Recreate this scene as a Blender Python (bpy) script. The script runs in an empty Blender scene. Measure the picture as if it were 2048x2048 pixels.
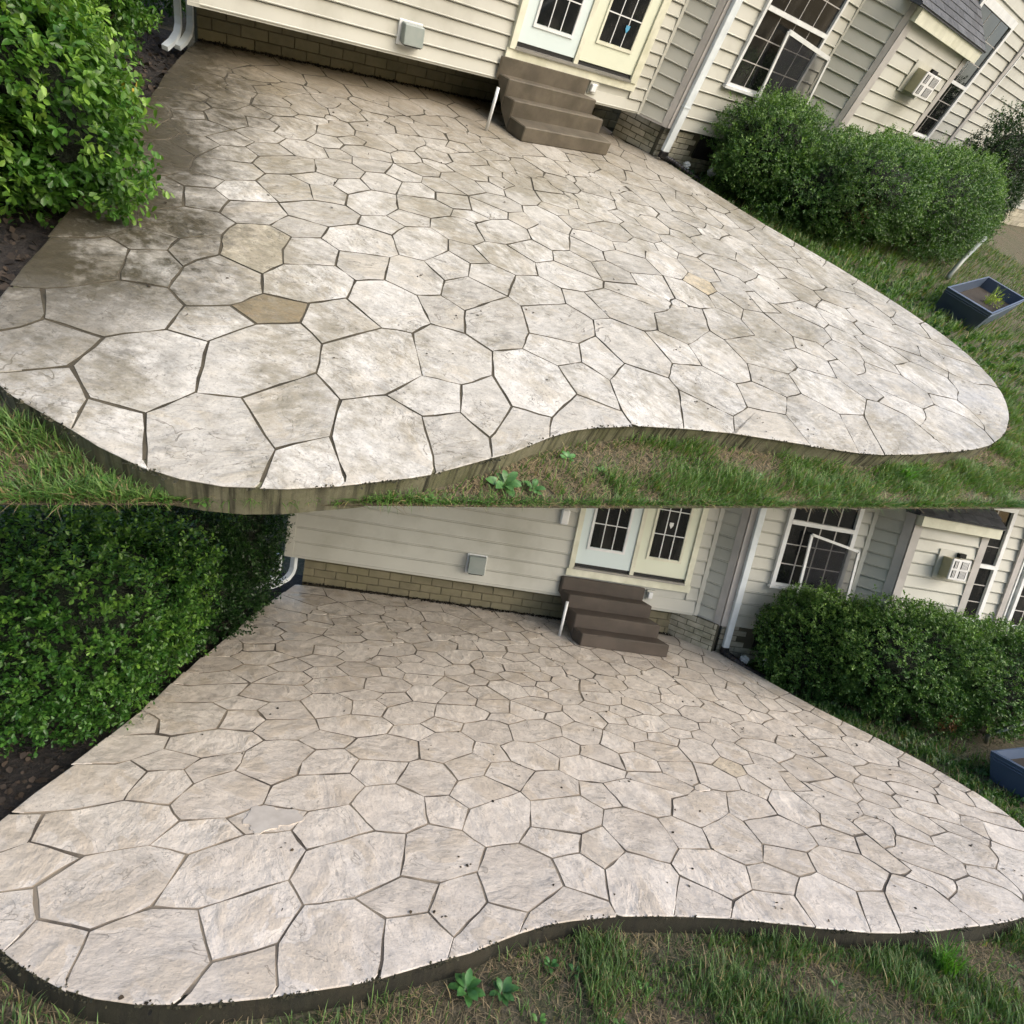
import bpy, bmesh, math, random
import numpy as np
from mathutils import Vector, Matrix

sc = bpy.context.scene
# ---------------------------------------------------------------- camera, sky, sun, exposure
CAM = [[0.979356, 0.159767, 0.123843], [-0.089345, -0.20744, 0.974159], [0.181328, -0.965113, -0.188884]]
CAMZ = 3.03
cd = bpy.data.cameras.new('camera'); cam = bpy.data.objects.new('camera', cd); bpy.context.collection.objects.link(cam)
cd.sensor_width = 36; cd.lens = 36 * 1150 / 2048; cd.clip_start = .05; cd.clip_end = 500
cam.matrix_world = Matrix([[CAM[i][0], -CAM[i][1], -CAM[i][2], (0, 0, CAMZ)[i]] for i in range(3)] + [[0, 0, 0, 1]])
sc.camera = cam
SUN_AZ, SUN_EL = math.radians(124), math.radians(31)     # azimuth clockwise from +Y
wd = bpy.data.worlds.new('World'); sc.world = wd; wd.use_nodes = True
sky = wd.node_tree.nodes.new('ShaderNodeTexSky'); sky.sky_type = 'NISHITA'; sky.sun_disc = False
sky.sun_elevation = SUN_EL; sky.sun_rotation = SUN_AZ; sky.air_density = 1.0; sky.dust_density = 3.0; sky.ozone_density = 1.0
bg = wd.node_tree.nodes['Background']; bg.inputs['Strength'].default_value = .15
wd.node_tree.links.new(sky.outputs[0], bg.inputs['Color'])
sd = bpy.data.lights.new('sun', 'SUN'); sd.energy = 1.4; sd.angle = math.radians(55); sd.color = (1, .97, .92)
sun = bpy.data.objects.new('sun', sd); bpy.context.collection.objects.link(sun)
sun.rotation_euler = Vector((-math.sin(SUN_AZ) * math.cos(SUN_EL), -math.cos(SUN_AZ) * math.cos(SUN_EL), -math.sin(SUN_EL))).to_track_quat('-Z', 'Y').to_euler()
vs_ = sc.view_settings; vs_.view_transform = 'Standard'; vs_.look = 'None'; vs_.exposure = .77; vs_.gamma = 1
sc.render.engine = 'CYCLES'; sc.cycles.max_bounces = 5; sc.cycles.diffuse_bounces = 2; sc.cycles.glossy_bounces = 2; sc.cycles.transmission_bounces = 2; sc.cycles.use_adaptive_sampling = True; sc.cycles.adaptive_threshold = .03; sc.cycles.adaptive_min_samples = 16; sc.cycles.transparent_max_bounces = 8

# ---------------------------------------------------------------- measured layout (cm)
STONES = "31 213 42 203 58 193 71 188 75 190 89 210 86 251 66 259 40 249;18 289 20 264 40 249 66 259 85 301 67 314 37 311;120 212 115 183 113 179 110 177 149 171 161 170 165 174 169 182 180 214 167 237 138 239;66 259 86 251 134 264 149 290 144 313 117 314 85 301;14 329 37 311 67 314 83 336 79 354 56 363 33 357 19 356;134 264 138 239 167 237 200 250 217 294 197 302 149 290;89 210 120 212 138 239 134 264 86 251;5 360 10 357 19 356 33 357 56 363 58 371 69 396 60 411 52 407 32 409 14 378;-16 303 -14 291 -11 289 17 289 36 310 14 329 3 322 -15 317;253 241 248 209 272 192 311 209 317 241 298 265 270 266;200 250 223 236 253 241 270 266 259 289 237 303 217 294;83 336 108 334 132 346 140 368 120 391 103 384 94 377 79 354;-9 274 9 245 20 264 18 289 -11 289 -14 290;338 184 336 171 341 167 383 154 420 193 422 208 388 233 355 217;9 245 17 231 32 211 32 218 40 249 20 264;78 193 73 187 84 183 110 177 113 179 115 183 120 212 89 210;132 346 158 333 187 337 204 359 197 378 159 380 140 368;169 182 164 170 205 171 214 186 207 212 180 214;187 337 197 302 217 294 237 303 245 338 228 359 204 359;259 289 270 266 298 265 318 283 335 318 331 332 276 316;125 401 120 391 140 368 159 380 166 398 179 416 169 432 145 433 130 417;602 64 658 49 720 36 720 54 718 56 720 59 720 92 697 119 683 126 679 126 640 109;69 483 73 478 79 468 77 447 85 443 115 453 125 483 116 496 85 495 77 499 75 498;510 100 566 76 604 121 580 156 552 156 522 138;386 271 388 233 422 208 445 224 452 270 425 293 402 293;144 313 149 290 197 302 187 337 158 333;80 425 101 410 130 417 145 433 138 447 116 453 84 442;422 208 420 193 452 152 482 157 501 186 480 215 445 224;318 283 359 264 386 271 402 293 389 318 335 318;207 212 214 186 220 189 248 209 253 241 223 236;30 409 51 408 60 410 80 424 84 442 75 446 53 445 48 443;67 314 85 301 117 314 108 334 83 336;-13 318 3 322 13 328 15 333 18 356 4 358 -10 331;180 214 207 212 223 236 200 250 167 237;718 55 720 54 720 35 775 25 816 20 834 20 846 36 846 52 841 62 807 91 770 91 763 85 749 79 723 76 720 74 720 58;836 20 876 21 905 25 947 34 972 42 996 52 1021 65 1033 73 1035 77 1020 87 991 93 982 97 966 110 950 126 932 119 927 118 914 101 907 95 876 85 874 66 868 52 861 43 847 37;214 186 205 171 220 171 257 176 272 192 248 209 220 189;580 156 604 121 641 110 681 127 672 162 624 189 596 183;281 177 300 175 336 168 338 184 311 209 272 192 257 176;58 371 56 363 79 354 94 377 90 396 69 396;480 215 501 186 526 185 549 208 555 245 548 261 493 245;209 399 249 390 259 394 268 424 252 434 243 439 216 433 202 416;425 293 452 270 471 270 492 295 516 298 458 339 426 334;430 137 511 101 522 138 482 157 452 152 433 136;249 390 228 359 245 338 266 337 281 357 278 385 259 394;77 499 85 495 117 497 135 508 147 533 101 526 90 530;117 314 144 313 158 333 132 346 108 334;472 269 492 246 500 246 547 260 576 296 560 302 544 301 534 307 516 298 495 296 492 295;549 208 596 183 624 189 635 217 615 245 555 245;189 448 216 433 243 439 254 454 247 470 221 475 189 467;311 209 338 184 355 217 344 242 317 241;259 394 278 385 312 401 323 421 315 440 289 439 268 424;720 144 764 100 770 92 807 91 826 108 817 143 788 162 771 176 762 172 750 163 742 160 720 160;383 154 433 136 452 152 420 193;331 332 335 318 389 318 401 341 388 362 362 363;166 398 159 380 197 378 209 399 202 416 179 416;266 337 276 316 331 332 308 362 281 357;145 433 169 432 189 448 189 467 151 466 138 447;317 241 344 242 359 264 318 283 298 265;388 362 401 341 426 334 458 339 468 351 428 387 401 383;197 378 204 359 228 359 249 390 209 399;135 509 158 497 183 501 196 515 191 531 148 533;345 382 362 363 388 362 401 383 386 414 364 419 345 411;189 467 221 475 229 502 217 517 196 515 183 501;237 303 259 289 276 316 266 337 245 338;101 410 90 396 94 377 103 384 120 391 125 401 130 417;818 139 826 108 875 85 907 95 914 101 925 118 915 131 888 157 882 160 850 159 833 160 818 145;344 242 355 217 388 233 386 271 359 264;615 245 635 217 664 217 685 236 683 281 652 290 624 273;60 411 69 396 90 396 101 410 80 425;684 244 685 235 719 220 721 210 729 214 760 220 774 241 743 275 730 294 721 300 720 277 684 281;247 470 254 454 279 456 298 470 310 497 287 502 258 489;482 157 522 138 552 156 526 185 501 186;323 421 345 411 364 419 373 451 364 460 351 462 325 456 315 440;364 419 386 414 427 425 436 445 423 463 400 461 373 451;196 515 217 517 245 527 254 552 238 555 202 546 191 531;555 245 615 245 624 273 603 297 576 296 548 261;91 530 98 527 102 526 145 533 147 535 136 555 133 557 111 550 100 552;151 466 189 467 183 501 158 497 146 483;601 64 606 69 641 110 604 121 566 76;308 362 331 332 362 363 345 382 323 382;445 224 480 215 493 245 471 270 452 270;526 185 552 156 580 156 596 183 549 208;179 606 196 592 213 604 219 627 240 626 249 637 233 655 212 636 192 634 182 624;863 297 894 274 911 274 920 271 948 255 965 239 971 230 985 229 995 244 993 255 994 269 992 280 984 304 959 309 923 323 902 318 870 317 865 307;116 453 138 447 151 466 146 483 125 483;760 219 780 203 784 197 783 190 772 177 772 175 808 148 816 144 820 146 832 161 816 199 816 205 823 219 823 222 796 246 774 241;298 470 325 456 351 462 363 477 352 493 310 497;49 444 76 447 79 468 73 478 70 482 68 481;281 357 308 362 323 382 312 401 278 385;950 207 963 182 990 171 998 160 1038 135 1072 118 1075 119 1086 142 1089 150 1088 153 1076 162 1044 175 1037 183 1035 188 1020 195 1013 201 986 228 972 230 951 212;720 300 731 295 782 296 802 299 804 316 801 346 779 358 762 350 722 341 720 338;102 553 111 550 135 558 147 572 145 580 140 587 124 586 115 583;550 315 556 311 559 303 574 297 601 296 604 298 614 319 600 349 574 359;952 125 966 110 982 97 991 93 1020 87 1035 77 1045 83 1057 95 1073 117 1038 135 997 161 971 143;672 162 682 127 695 120 720 122 720 188 694 188;139 588 148 572 166 571 195 593 185 602 178 606 155 601 149 602 147 597;242 589 261 590 280 610 290 631 270 642 249 637 240 626 246 615 235 600;179 416 202 416 216 433 189 448 169 432;458 339 514 299 522 300 533 307 536 310 531 321 513 343 469 350;505 388 523 365 573 359 577 393 541 409 517 406;915 344 924 323 955 310 981 304 986 304 997 313 1011 320 1015 327 1010 354 1000 376 964 399 945 397 936 389 932 377 917 350;855 219 880 192 893 187 930 164 933 164 952 174 962 182 962 185 949 210 895 237 883 246 865 243;682 395 690 373 720 353 720 341 762 350 780 359 777 367 773 372 765 388 747 400 710 406;427 425 440 405 466 406 491 437 462 457 436 445;245 527 262 518 285 522 298 537 291 552 271 558 254 552;624 189 672 162 694 189 664 217 635 217;577 393 573 359 600 350 629 365 637 392 619 410 594 409;174 703 194 682 210 684 218 687 225 695 227 706 227 714 188 729;402 293 425 293 426 334 401 341 389 318;720 160 742 160 750 163 762 172 770 175 780 186 784 191 783 198 780 203 759 220 729 214 720 210;191 531 202 546 196 561 175 559 148 533;697 119 720 93 721 75 736 76 753 80 763 85 770 92 764 100 721 143 720 122;188 729 228 714 232 718 237 728 242 730 244 740 210 770 192 738;457 481 462 457 491 437 507 451 506 478 490 498 466 496;275 662 280 651 307 652 311 660 317 663 322 678 318 684 315 694 316 710 308 708 287 696 276 687 281 674 275 665;320 734 330 727 333 721 340 721 346 716 358 717 362 715 366 722 374 729 377 755 377 763 364 776 332 768 329 761 326 744;134 557 148 533 175 559 167 572 147 571;468 351 480 385 466 406 440 405 428 387;238 555 254 552 271 558 274 579 261 590 242 589 230 576;765 387 773 372 777 367 781 357 801 346 843 349 852 374 851 395 793 410 772 396 767 391;117 584 138 588 147 597 151 606 152 621 148 635 145 641;641 325 652 290 683 281 700 323 674 345 649 344;401 383 428 387 440 405 427 425 386 414;116 496 125 483 146 483 158 497 135 509;514 343 536 312 540 315 550 317 572 358 566 360 524 365 522 363;709 407 725 403 746 400 765 389 772 396 792 410 789 441 762 454 729 447 720 443 720 432 712 431;287 502 310 497 331 523 319 538 298 537 285 522;730 294 743 275 775 241 798 247 804 261 817 281 810 292 802 299 782 296;817 198 833 160 878 159 883 160 880 192 855 220 824 220 818 210;468 351 514 344 523 365 505 388 480 385;535 446 552 427 576 427 601 439 602 468 580 473 541 464;629 365 649 344 674 345 689 374 682 396 656 406 637 392;243 439 252 434 268 424 289 439 279 456 254 454;400 507 432 518 432 543 417 559 395 555 385 542;354 627 365 597 385 598 395 609 412 620 416 625 419 640 411 641 385 640 357 630;809 90 815 83 841 62 846 52 847 37 861 43 868 52 874 66 875 86 827 107 816 100 809 93;221 475 247 470 258 489 251 504 229 502;802 332 804 316 803 300 818 283 822 283 834 288 862 297 870 318 845 348 803 347 801 345;299 567 342 563 350 586 324 596 302 592 292 581;263 781 219 782 215 780 210 771 213 767 243 741 273 765;433 477 457 481 466 496 455 513 432 518 400 507;312 401 323 382 345 382 345 411 323 421;275 764 294 733 301 733 309 735 319 734 326 743 330 768 312 783;269 812 265 810 263 781 273 765 279 766 312 784 311 812;466 406 480 385 505 388 517 406 491 437;371 812 367 811 364 777 378 762 414 769 421 812;467 758 456 810 454 812 421 812 414 769 433 750 463 752;145 642 162 641 188 645 196 656 192 668 186 671 175 665 159 662 153 658;517 406 541 409 552 427 535 446 507 451 491 437;314 812 311 808 312 784 330 768 364 777 367 811 371 812;208 573 230 576 242 589 235 600 213 604 196 592;700 468 703 464 719 457 720 445 722 444 730 447 736 448 761 454 767 471 750 494 743 511 721 521 720 504 700 492;414 769 378 762 374 728 415 715 433 750;720 522 743 511 750 511 763 515 769 535 786 567 741 586 720 588;189 670 192 668 198 656 218 659 232 655 242 674 241 676 222 682 218 687 210 684 195 681;289 439 315 440 325 456 298 470 279 456;455 513 466 496 490 498 505 509 513 535 488 541 463 529;280 610 300 608 325 618 332 631 332 648 324 652 320 649 309 647 306 640 291 632;656 406 682 396 709 406 711 431 683 449 660 449 649 432;899 435 935 412 946 398 949 398 964 400 968 411 979 431 964 458 958 480 946 486 930 479 905 473;354 628 385 640 394 659 384 668 361 662 332 649 332 631;318 663 322 660 325 652 331 649 360 662 361 682 369 691 365 702 361 704 347 700 338 688 330 682 323 680 318 667;175 559 196 561 208 573 196 592 167 572;310 497 352 493 361 509 354 526 331 523;145 640 153 620 155 619 182 624 191 634 190 643 187 645;798 245 824 220 845 219 855 221 865 243 857 253 820 282 814 277 804 261;202 546 238 555 230 576 208 573 196 561;789 439 791 413 794 409 849 395 852 395 863 432 859 438 840 455 835 457 814 452 790 442;560 622 572 589 600 582 603 580 608 587 618 592 618 601 620 630 615 636 605 637 570 632 565 631;884 245 895 237 949 210 971 229 965 239 952 252 930 266 911 274 895 273 884 250;665 217 694 189 720 189 720 217 718 221 685 235 671 224;243 730 249 727 253 720 270 720 285 725 292 730 292 735 274 765 245 742 243 736;463 752 473 728 479 725 485 717 499 719 511 718 527 729 523 758 503 771 470 760 466 757;415 713 418 706 429 696 464 712 468 723 472 729 463 751 449 751 432 749 415 717;386 477 400 461 423 463 433 477 400 507;506 509 537 495 560 500 571 519 565 524 562 533 543 533 514 535;363 714 364 704 367 695 370 690 375 689 407 687 413 692 426 698 418 707 413 716 376 727 373 727 366 722;352 493 363 477 386 477 400 507 361 509;603 297 624 273 652 290 641 325 615 319;635 507 647 488 650 485 673 497 702 494 718 504 720 520 714 524 698 525 681 531 672 529 653 530 649 528;510 648 513 638 520 626 528 623 535 619 558 622 561 623 566 632 555 672 523 671 515 661;601 439 628 427 649 432 660 449 644 467 618 475 602 468;291 552 298 537 319 538 342 563 299 567;333 606 324 596 350 586 365 596 354 628 332 631 325 618;560 499 580 473 602 468 617 475 612 502 580 521 572 520 560 502;361 509 400 507 385 542 364 540 354 526;880 180 884 159 917 129 925 118 932 119 950 125 937 150 932 163 920 169 893 187 884 191 880 190;258 489 287 502 285 522 262 518 251 504;604 548 610 544 637 536 650 529 653 532 660 548 666 555 658 565 646 590 623 587 618 576 607 567;592 687 558 675 555 672 566 631 612 638 613 675;154 659 163 664 175 665 182 668 189 672 193 679 193 682 189 688 175 702 170 696;844 349 871 318 902 318 922 324 920 336 915 346 904 350 880 368 870 372 853 375 849 367;580 520 614 501 636 508 649 528 646 531 637 536 610 544 603 548 591 540 581 538;229 502 251 504 262 518 245 527 217 517;644 467 660 449 683 449 701 465 700 493 672 497 649 485;520 583 527 579 535 569 541 569 550 574 559 575 571 589 560 622 539 620 535 618 532 612 525 608 523 602;429 584 448 580 481 588 487 600 480 619 456 613 434 605;417 559 432 543 452 544 460 557 448 580 429 584 413 576;558 552 563 542 568 539 580 538 591 540 600 545 605 551 605 561 607 569 603 580 600 582 572 588 559 575 560 563 558 556;331 523 354 526 364 540 352 551 342 563 319 538;387 584 395 584 410 577 415 577 428 584 433 605 415 613 412 618 409 618 395 609 387 600;236 812 232 810 217 782 263 781 265 809 269 812;655 633 667 662 657 683 640 688 613 675 612 638 621 630;274 579 292 581 302 592 300 607 280 610 261 590;233 655 275 663 281 674 275 686 252 688 243 675;615 319 641 325 649 344 629 365 600 350;985 229 1013 201 1020 195 1034 189 1048 201 1062 221 1055 235 1039 254 1009 245 994 243;418 642 430 641 457 644 463 663 448 680 434 686 429 678 419 673 418 665;510 680 519 675 522 671 556 673 557 677 547 721 527 728 513 718 514 690;853 395 870 394 909 394 935 389 939 391 946 398 942 405 930 416 901 435 870 434 863 432;343 562 364 540 386 543 395 555 381 574 372 569 346 564;823 282 835 270 866 244 883 247 895 273 890 278 862 296 834 288;985 302 992 280 994 269 993 255 995 245 1009 245 1040 254 1047 274 1047 277 1020 308 1012 320 1009 320 997 313 986 304;502 771 504 811 496 812 454 812 457 807 467 758;576 764 548 776 524 759 527 729 547 721 577 734;192 634 212 636 233 655 216 659 196 656 189 645;834 474 837 457 863 433 891 434 900 437 904 471 895 480 884 479 855 485;343 563 372 569 382 574 386 583 386 597 365 596 352 588 349 585;964 399 977 389 999 377 1026 387 1042 395 1018 445 1016 446 995 434 978 430 968 411;721 589 741 586 786 568 788 569 801 613 788 631 769 632 750 608 740 598 729 595;1035 185 1044 175 1068 166 1090 153 1094 170 1096 198 1095 219 1093 223 1063 221 1048 201 1035 190;852 379 854 375 870 372 880 368 904 350 914 346 926 364 932 377 935 387 933 390 909 394 853 395 851 392;225 697 230 694 252 688 253 706 272 715 273 718 276 717 276 721 253 720 246 716 230 716 228 712;548 776 546 810 541 812 505 812 504 805 502 771 524 759;675 344 699 323 720 323 720 353 690 373 675 347;436 445 462 457 457 481 433 477 423 463;592 687 593 723 577 734 547 721 558 675;483 557 489 540 512 535 531 566 520 569 516 575 493 574 484 563;364 460 373 451 400 461 386 477 363 477 351 462;709 624 720 613 721 590 740 598 750 608 767 633 765 638 751 656 716 654 714 651;655 633 673 609 681 608 685 612 708 624 715 653 710 659 668 661;386 640 407 640 417 643 419 672 406 687 398 687 397 682 385 670 394 659;807 494 812 487 831 475 836 475 853 484 856 491 856 499 861 520 861 530 837 536 823 537 807 502;541 409 577 393 594 409 576 427 552 427;624 766 594 777 576 764 577 734 593 723 630 734;618 594 619 590 624 588 655 591 662 594 667 605 672 608 672 611 655 633 621 630 619 616;765 517 780 515 788 511 806 496 807 502 822 538 815 556 787 567 769 535 765 521;213 604 235 600 246 615 240 626 219 627;933 160 938 148 951 126 996 160 996 162 990 171 980 176 963 181 934 165;647 588 658 565 667 554 681 551 698 560 714 565 715 572 713 578 699 583 683 596 672 593 660 594 649 591;640 688 630 734 593 723 592 687 613 675;249 637 270 642 279 651 275 663 233 655;528 482 541 464 580 473 559 500 537 495;752 655 768 633 788 632 812 665 808 683 792 693 763 686;712 658 713 655 716 654 747 655 752 658 762 686 736 715 720 718 720 707 712 700;150 602 155 601 178 607 181 618 181 623 159 619 153 619;315 693 318 684 322 679 333 684 346 698 346 716 340 721 333 721 329 718 317 712 315 706;874 537 904 522 929 530 932 535 920 580 890 585 874 573;684 282 688 280 720 277 720 322 699 322;592 812 541 812 546 809 548 776 576 764 594 777 593 810;744 507 755 487 769 471 784 471 790 473 805 482 810 487 805 497 788 511 780 515 765 516 744 511;1012 320 1020 308 1048 277 1082 285 1065 340 1037 331 1015 327;432 695 435 686 446 680 480 685 482 687 484 691 484 704 486 715 485 716 469 711 464 712 451 705 437 701;762 454 773 448 790 442 805 450 836 458 835 472 810 487 805 482 790 473 768 471;673 738 630 734 640 688 657 683 682 709;667 662 711 658 712 700 682 709 657 683;458 644 479 640 503 650 511 650 515 660 503 671 480 672 465 663;1000 374 1010 354 1014 328 1020 328 1037 331 1063 340 1048 381 1042 393 1000 377;674 771 644 786 624 766 630 734 673 738 681 751;271 558 291 552 299 567 292 581 274 579;514 535 542 533 559 533 562 534 564 540 559 548 557 556 542 568 534 569;507 451 535 446 541 464 528 482 506 478;845 712 864 697 870 690 879 689 908 732 885 750 885 784 877 781 867 772 866 757 857 740 844 725;275 686 285 695 276 717 253 706 252 688;929 529 941 506 948 485 959 480 993 495 994 499 978 546 933 535;789 630 802 613 837 612 852 635 846 655 814 666 804 656 789 633;1040 253 1063 222 1093 224 1090 252 1082 285 1048 276;815 554 823 538 837 536 862 530 874 538 874 572 857 581 845 584 815 557;788 568 814 556 846 585 837 612 801 612;804 777 812 770 838 774 868 774 885 785 885 811 882 812 809 812 806 809 806 790;592 812 593 806 594 777 624 766 644 786 642 810 640 812;482 587 492 574 515 574 521 588 525 607 515 607 489 601 486 599;855 485 876 480 893 479 896 484 902 510 903 522 875 536 872 536 862 530;838 609 847 584 874 574 880 577 890 585 886 620 883 627 853 633 838 613;594 409 619 410 628 427 601 439 576 427;506 478 528 482 537 495 505 509 490 498;673 738 683 709 712 700 720 707 720 739 713 752 681 751;432 518 455 513 463 529 452 544 432 543;847 652 853 634 885 627 901 639 901 671 881 688 872 688 847 655;277 717 303 710 313 709 316 711 315 725 316 732 309 735 294 732 285 725 277 722;460 557 482 560 492 574 481 588 448 580;714 750 720 739 720 719 734 715 743 721 765 740 759 769 756 771 720 771 720 764 714 755;959 478 964 458 979 432 985 431 995 434 1017 447 995 496 960 481;920 578 932 535 936 535 978 547 966 592 930 590 923 584;737 714 762 687 767 686 792 694 791 730 773 737 764 740 740 719;619 410 637 392 656 406 649 432 628 427;383 572 395 555 416 560 413 576 396 583 387 583 383 575;809 678 813 667 838 657 846 655 866 679 871 688 853 707 844 712 811 687 809 684;674 770 681 751 713 753 720 764 720 782 707 810 701 810;680 534 682 530 693 526 720 522 720 563 711 564 699 560 680 551;895 479 904 473 930 479 941 483 946 487 943 500 930 528 921 527 904 521;302 592 324 596 333 606 325 618 300 607;452 544 463 529 488 541 482 560 460 557;618 475 644 467 649 485 635 507 612 501;793 693 808 684 843 711 845 714 843 725 807 741 792 731;456 613 480 619 478 640 458 643 442 624;480 618 488 600 515 607 524 608 520 615 520 626 515 632 505 631;808 742 834 728 845 725 857 740 866 757 867 773 838 774 812 770 808 751;705 812 720 783 720 772 757 771 762 777 761 812;483 687 489 684 510 682 514 689 512 717 499 719 487 716 484 704;758 770 764 743 767 739 791 730 807 742 811 770 803 777 764 777;674 771 702 811 706 812 643 812 644 786;272 642 290 631 306 640 309 647 306 651 280 651 272 644;362 663 383 668 397 682 397 687 381 688 369 691 361 682;885 622 890 585 908 581 922 581 929 591 923 630 901 639 886 628;880 689 891 678 902 671 937 684 940 688 933 713 910 731 907 730;680 607 683 596 699 583 714 578 720 579 720 612 710 623 685 612;902 639 924 630 952 642 941 686 902 671;219 687 222 682 243 675 251 686 250 688 226 696;449 679 465 663 480 672 503 672 508 680 502 683 489 684 482 686 469 683 451 681;762 785 763 778 766 776 798 776 803 778 806 790 807 812 762 812;479 628 481 619 505 631 515 633 510 650 503 650 480 641 479 639;416 624 442 624 457 643 419 641;412 618 415 613 434 605 455 613 442 624 415 624;684 449 709 432 720 432 720 455 711 461 700 465;924 624 929 590 950 590 966 593 952 641 942 638 924 630;285 695 309 709 284 715 276 717;408 685 411 680 419 674 429 678 433 685 434 691 431 696 425 696 413 692 409 690;653 530 659 529 680 530 681 533 680 551 672 554 665 553 660 548;535 307 539 303 544 301 555 301 559 304 555 312 549 316 538 313;345 703 347 700 351 700 363 704 363 713 358 717 347 716 345 712;232 717 246 716 252 721 248 728 243 730 237 728;315 717 318 713 329 718 331 721 331 726 323 732 317 733;563 533 565 524 569 520 577 520 581 523 579 538 565 540;308 649 311 648 322 650 324 654 322 660 319 662 312 661 308 654;604 575 608 570 615 573 620 579 622 588 618 591 608 587 604 581;504 670 507 666 515 661 518 663 521 668 519 675 510 681 505 676;543 568 555 557 558 558 560 569 558 573 549 573 543 570;465 713 468 711 476 713 485 717 479 725 473 727 467 721;519 619 522 612 525 609 532 612 535 618 533 621 524 625 520 624;663 594 671 593 682 595 682 602 681 606 675 609 672 608 667 605;517 574 520 569 525 568 533 569 528 578 521 582 518 582"
PATIO = "230 805 219 787 209 769 198 750 188 731 178 711 168 690 158 669 148 648 137 626 126 604 115 582 105 562 96 543 88 526 81 509 74 495 68 483 64 474 59 465 54 455 48 443 41 431 34 418 28 406 22 394 16 383 10 371 5 360 -1 348 -7 337 -12 326 -15 315 -16 305 -15 296 -13 287 -11 280 -9 274 -6 269 -3 265 0 260 3 255 5 251 8 246 10 242 12 238 14 234 17 231 19 227 22 223 25 220 28 216 31 213 34 210 36 207 39 204 44 201 50 197 58 193 66 189 75 186 84 183 93 181 103 179 112 177 121 175 131 174 140 172 149 171 158 170 167 170 175 170 184 170 193 170 202 170 212 170 220 171 227 172 234 173 240 175 248 176 257 176 266 177 276 177 286 177 298 176 310 174 323 171 334 169 344 167 352 164 361 161 371 158 383 154 395 150 409 145 422 140 435 135 449 129 462 123 476 117 489 111 502 104 515 98 530 91 546 84 563 77 582 70 601 64 622 58 644 52 667 47 689 42 711 37 734 32 757 28 778 25 798 22 817 20 836 20 856 20 879 22 904 25 929 30 951 35 971 41 989 48 1005 56 1020 65 1033 74 1045 84 1056 94 1065 105 1073 117 1080 129 1086 142 1090 155 1093 169 1095 183 1096 198 1095 215 1093 234 1089 255 1084 277 1078 300 1070 324 1061 349 1050 375 1040 400 1029 424 1017 448 1005 472 995 495 987 518 980 542 974 564 968 585 963 603 958 619 954 634 950 650 946 666 942 682 938 697 934 713 885 750 885 812 233 812"
HG = [[0.918442, -0.351304, -0.828408], [0.431486, 0.60701, 0.789451], [0.046952, -0.03133, 1.0]]
UR = [[0.78561, -0.603011, 0.138544], [0.556231, 0.590265, -0.584973], [0.270968, 0.536623, 0.799132]]
UT = [-0.31865, 1.34544, 1.192]
# ---------------------------------------------------------------- helpers
C = bpy.context.collection
FU = Matrix([[*UR[i], UT[i]] for i in range(3)] + [[0, 0, 0, 1]])
FL = Matrix.Identity(4)
FR = FL
BASE = {}

def frame(f):
    global FR
    FR = f

def tag(o, label=None, cat=None, group=None, kind=None):
    if label: o['label'] = label
    if cat: o['category'] = cat
    if group: o['group'] = group
    if kind: o['kind'] = kind
    return o

def thing(name, label, cat, base, group=None):
    o = bpy.data.objects.new(name, None); C.objects.link(o)
    o.empty_display_size = .1
    o.matrix_world = FR @ Matrix.Translation(Vector(base))
    BASE[o] = Vector(base)
    return tag(o, label, cat, group)

def link(name, me, mat, parent, base):
    o = bpy.data.objects.new(name, me); C.objects.link(o)
    if mat is not None and not me.materials: me.materials.append(mat)
    if parent is None:
        o.matrix_world = FR @ Matrix.Translation(base)
    else:
        o.parent = parent
    BASE[o] = base
    return o

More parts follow.
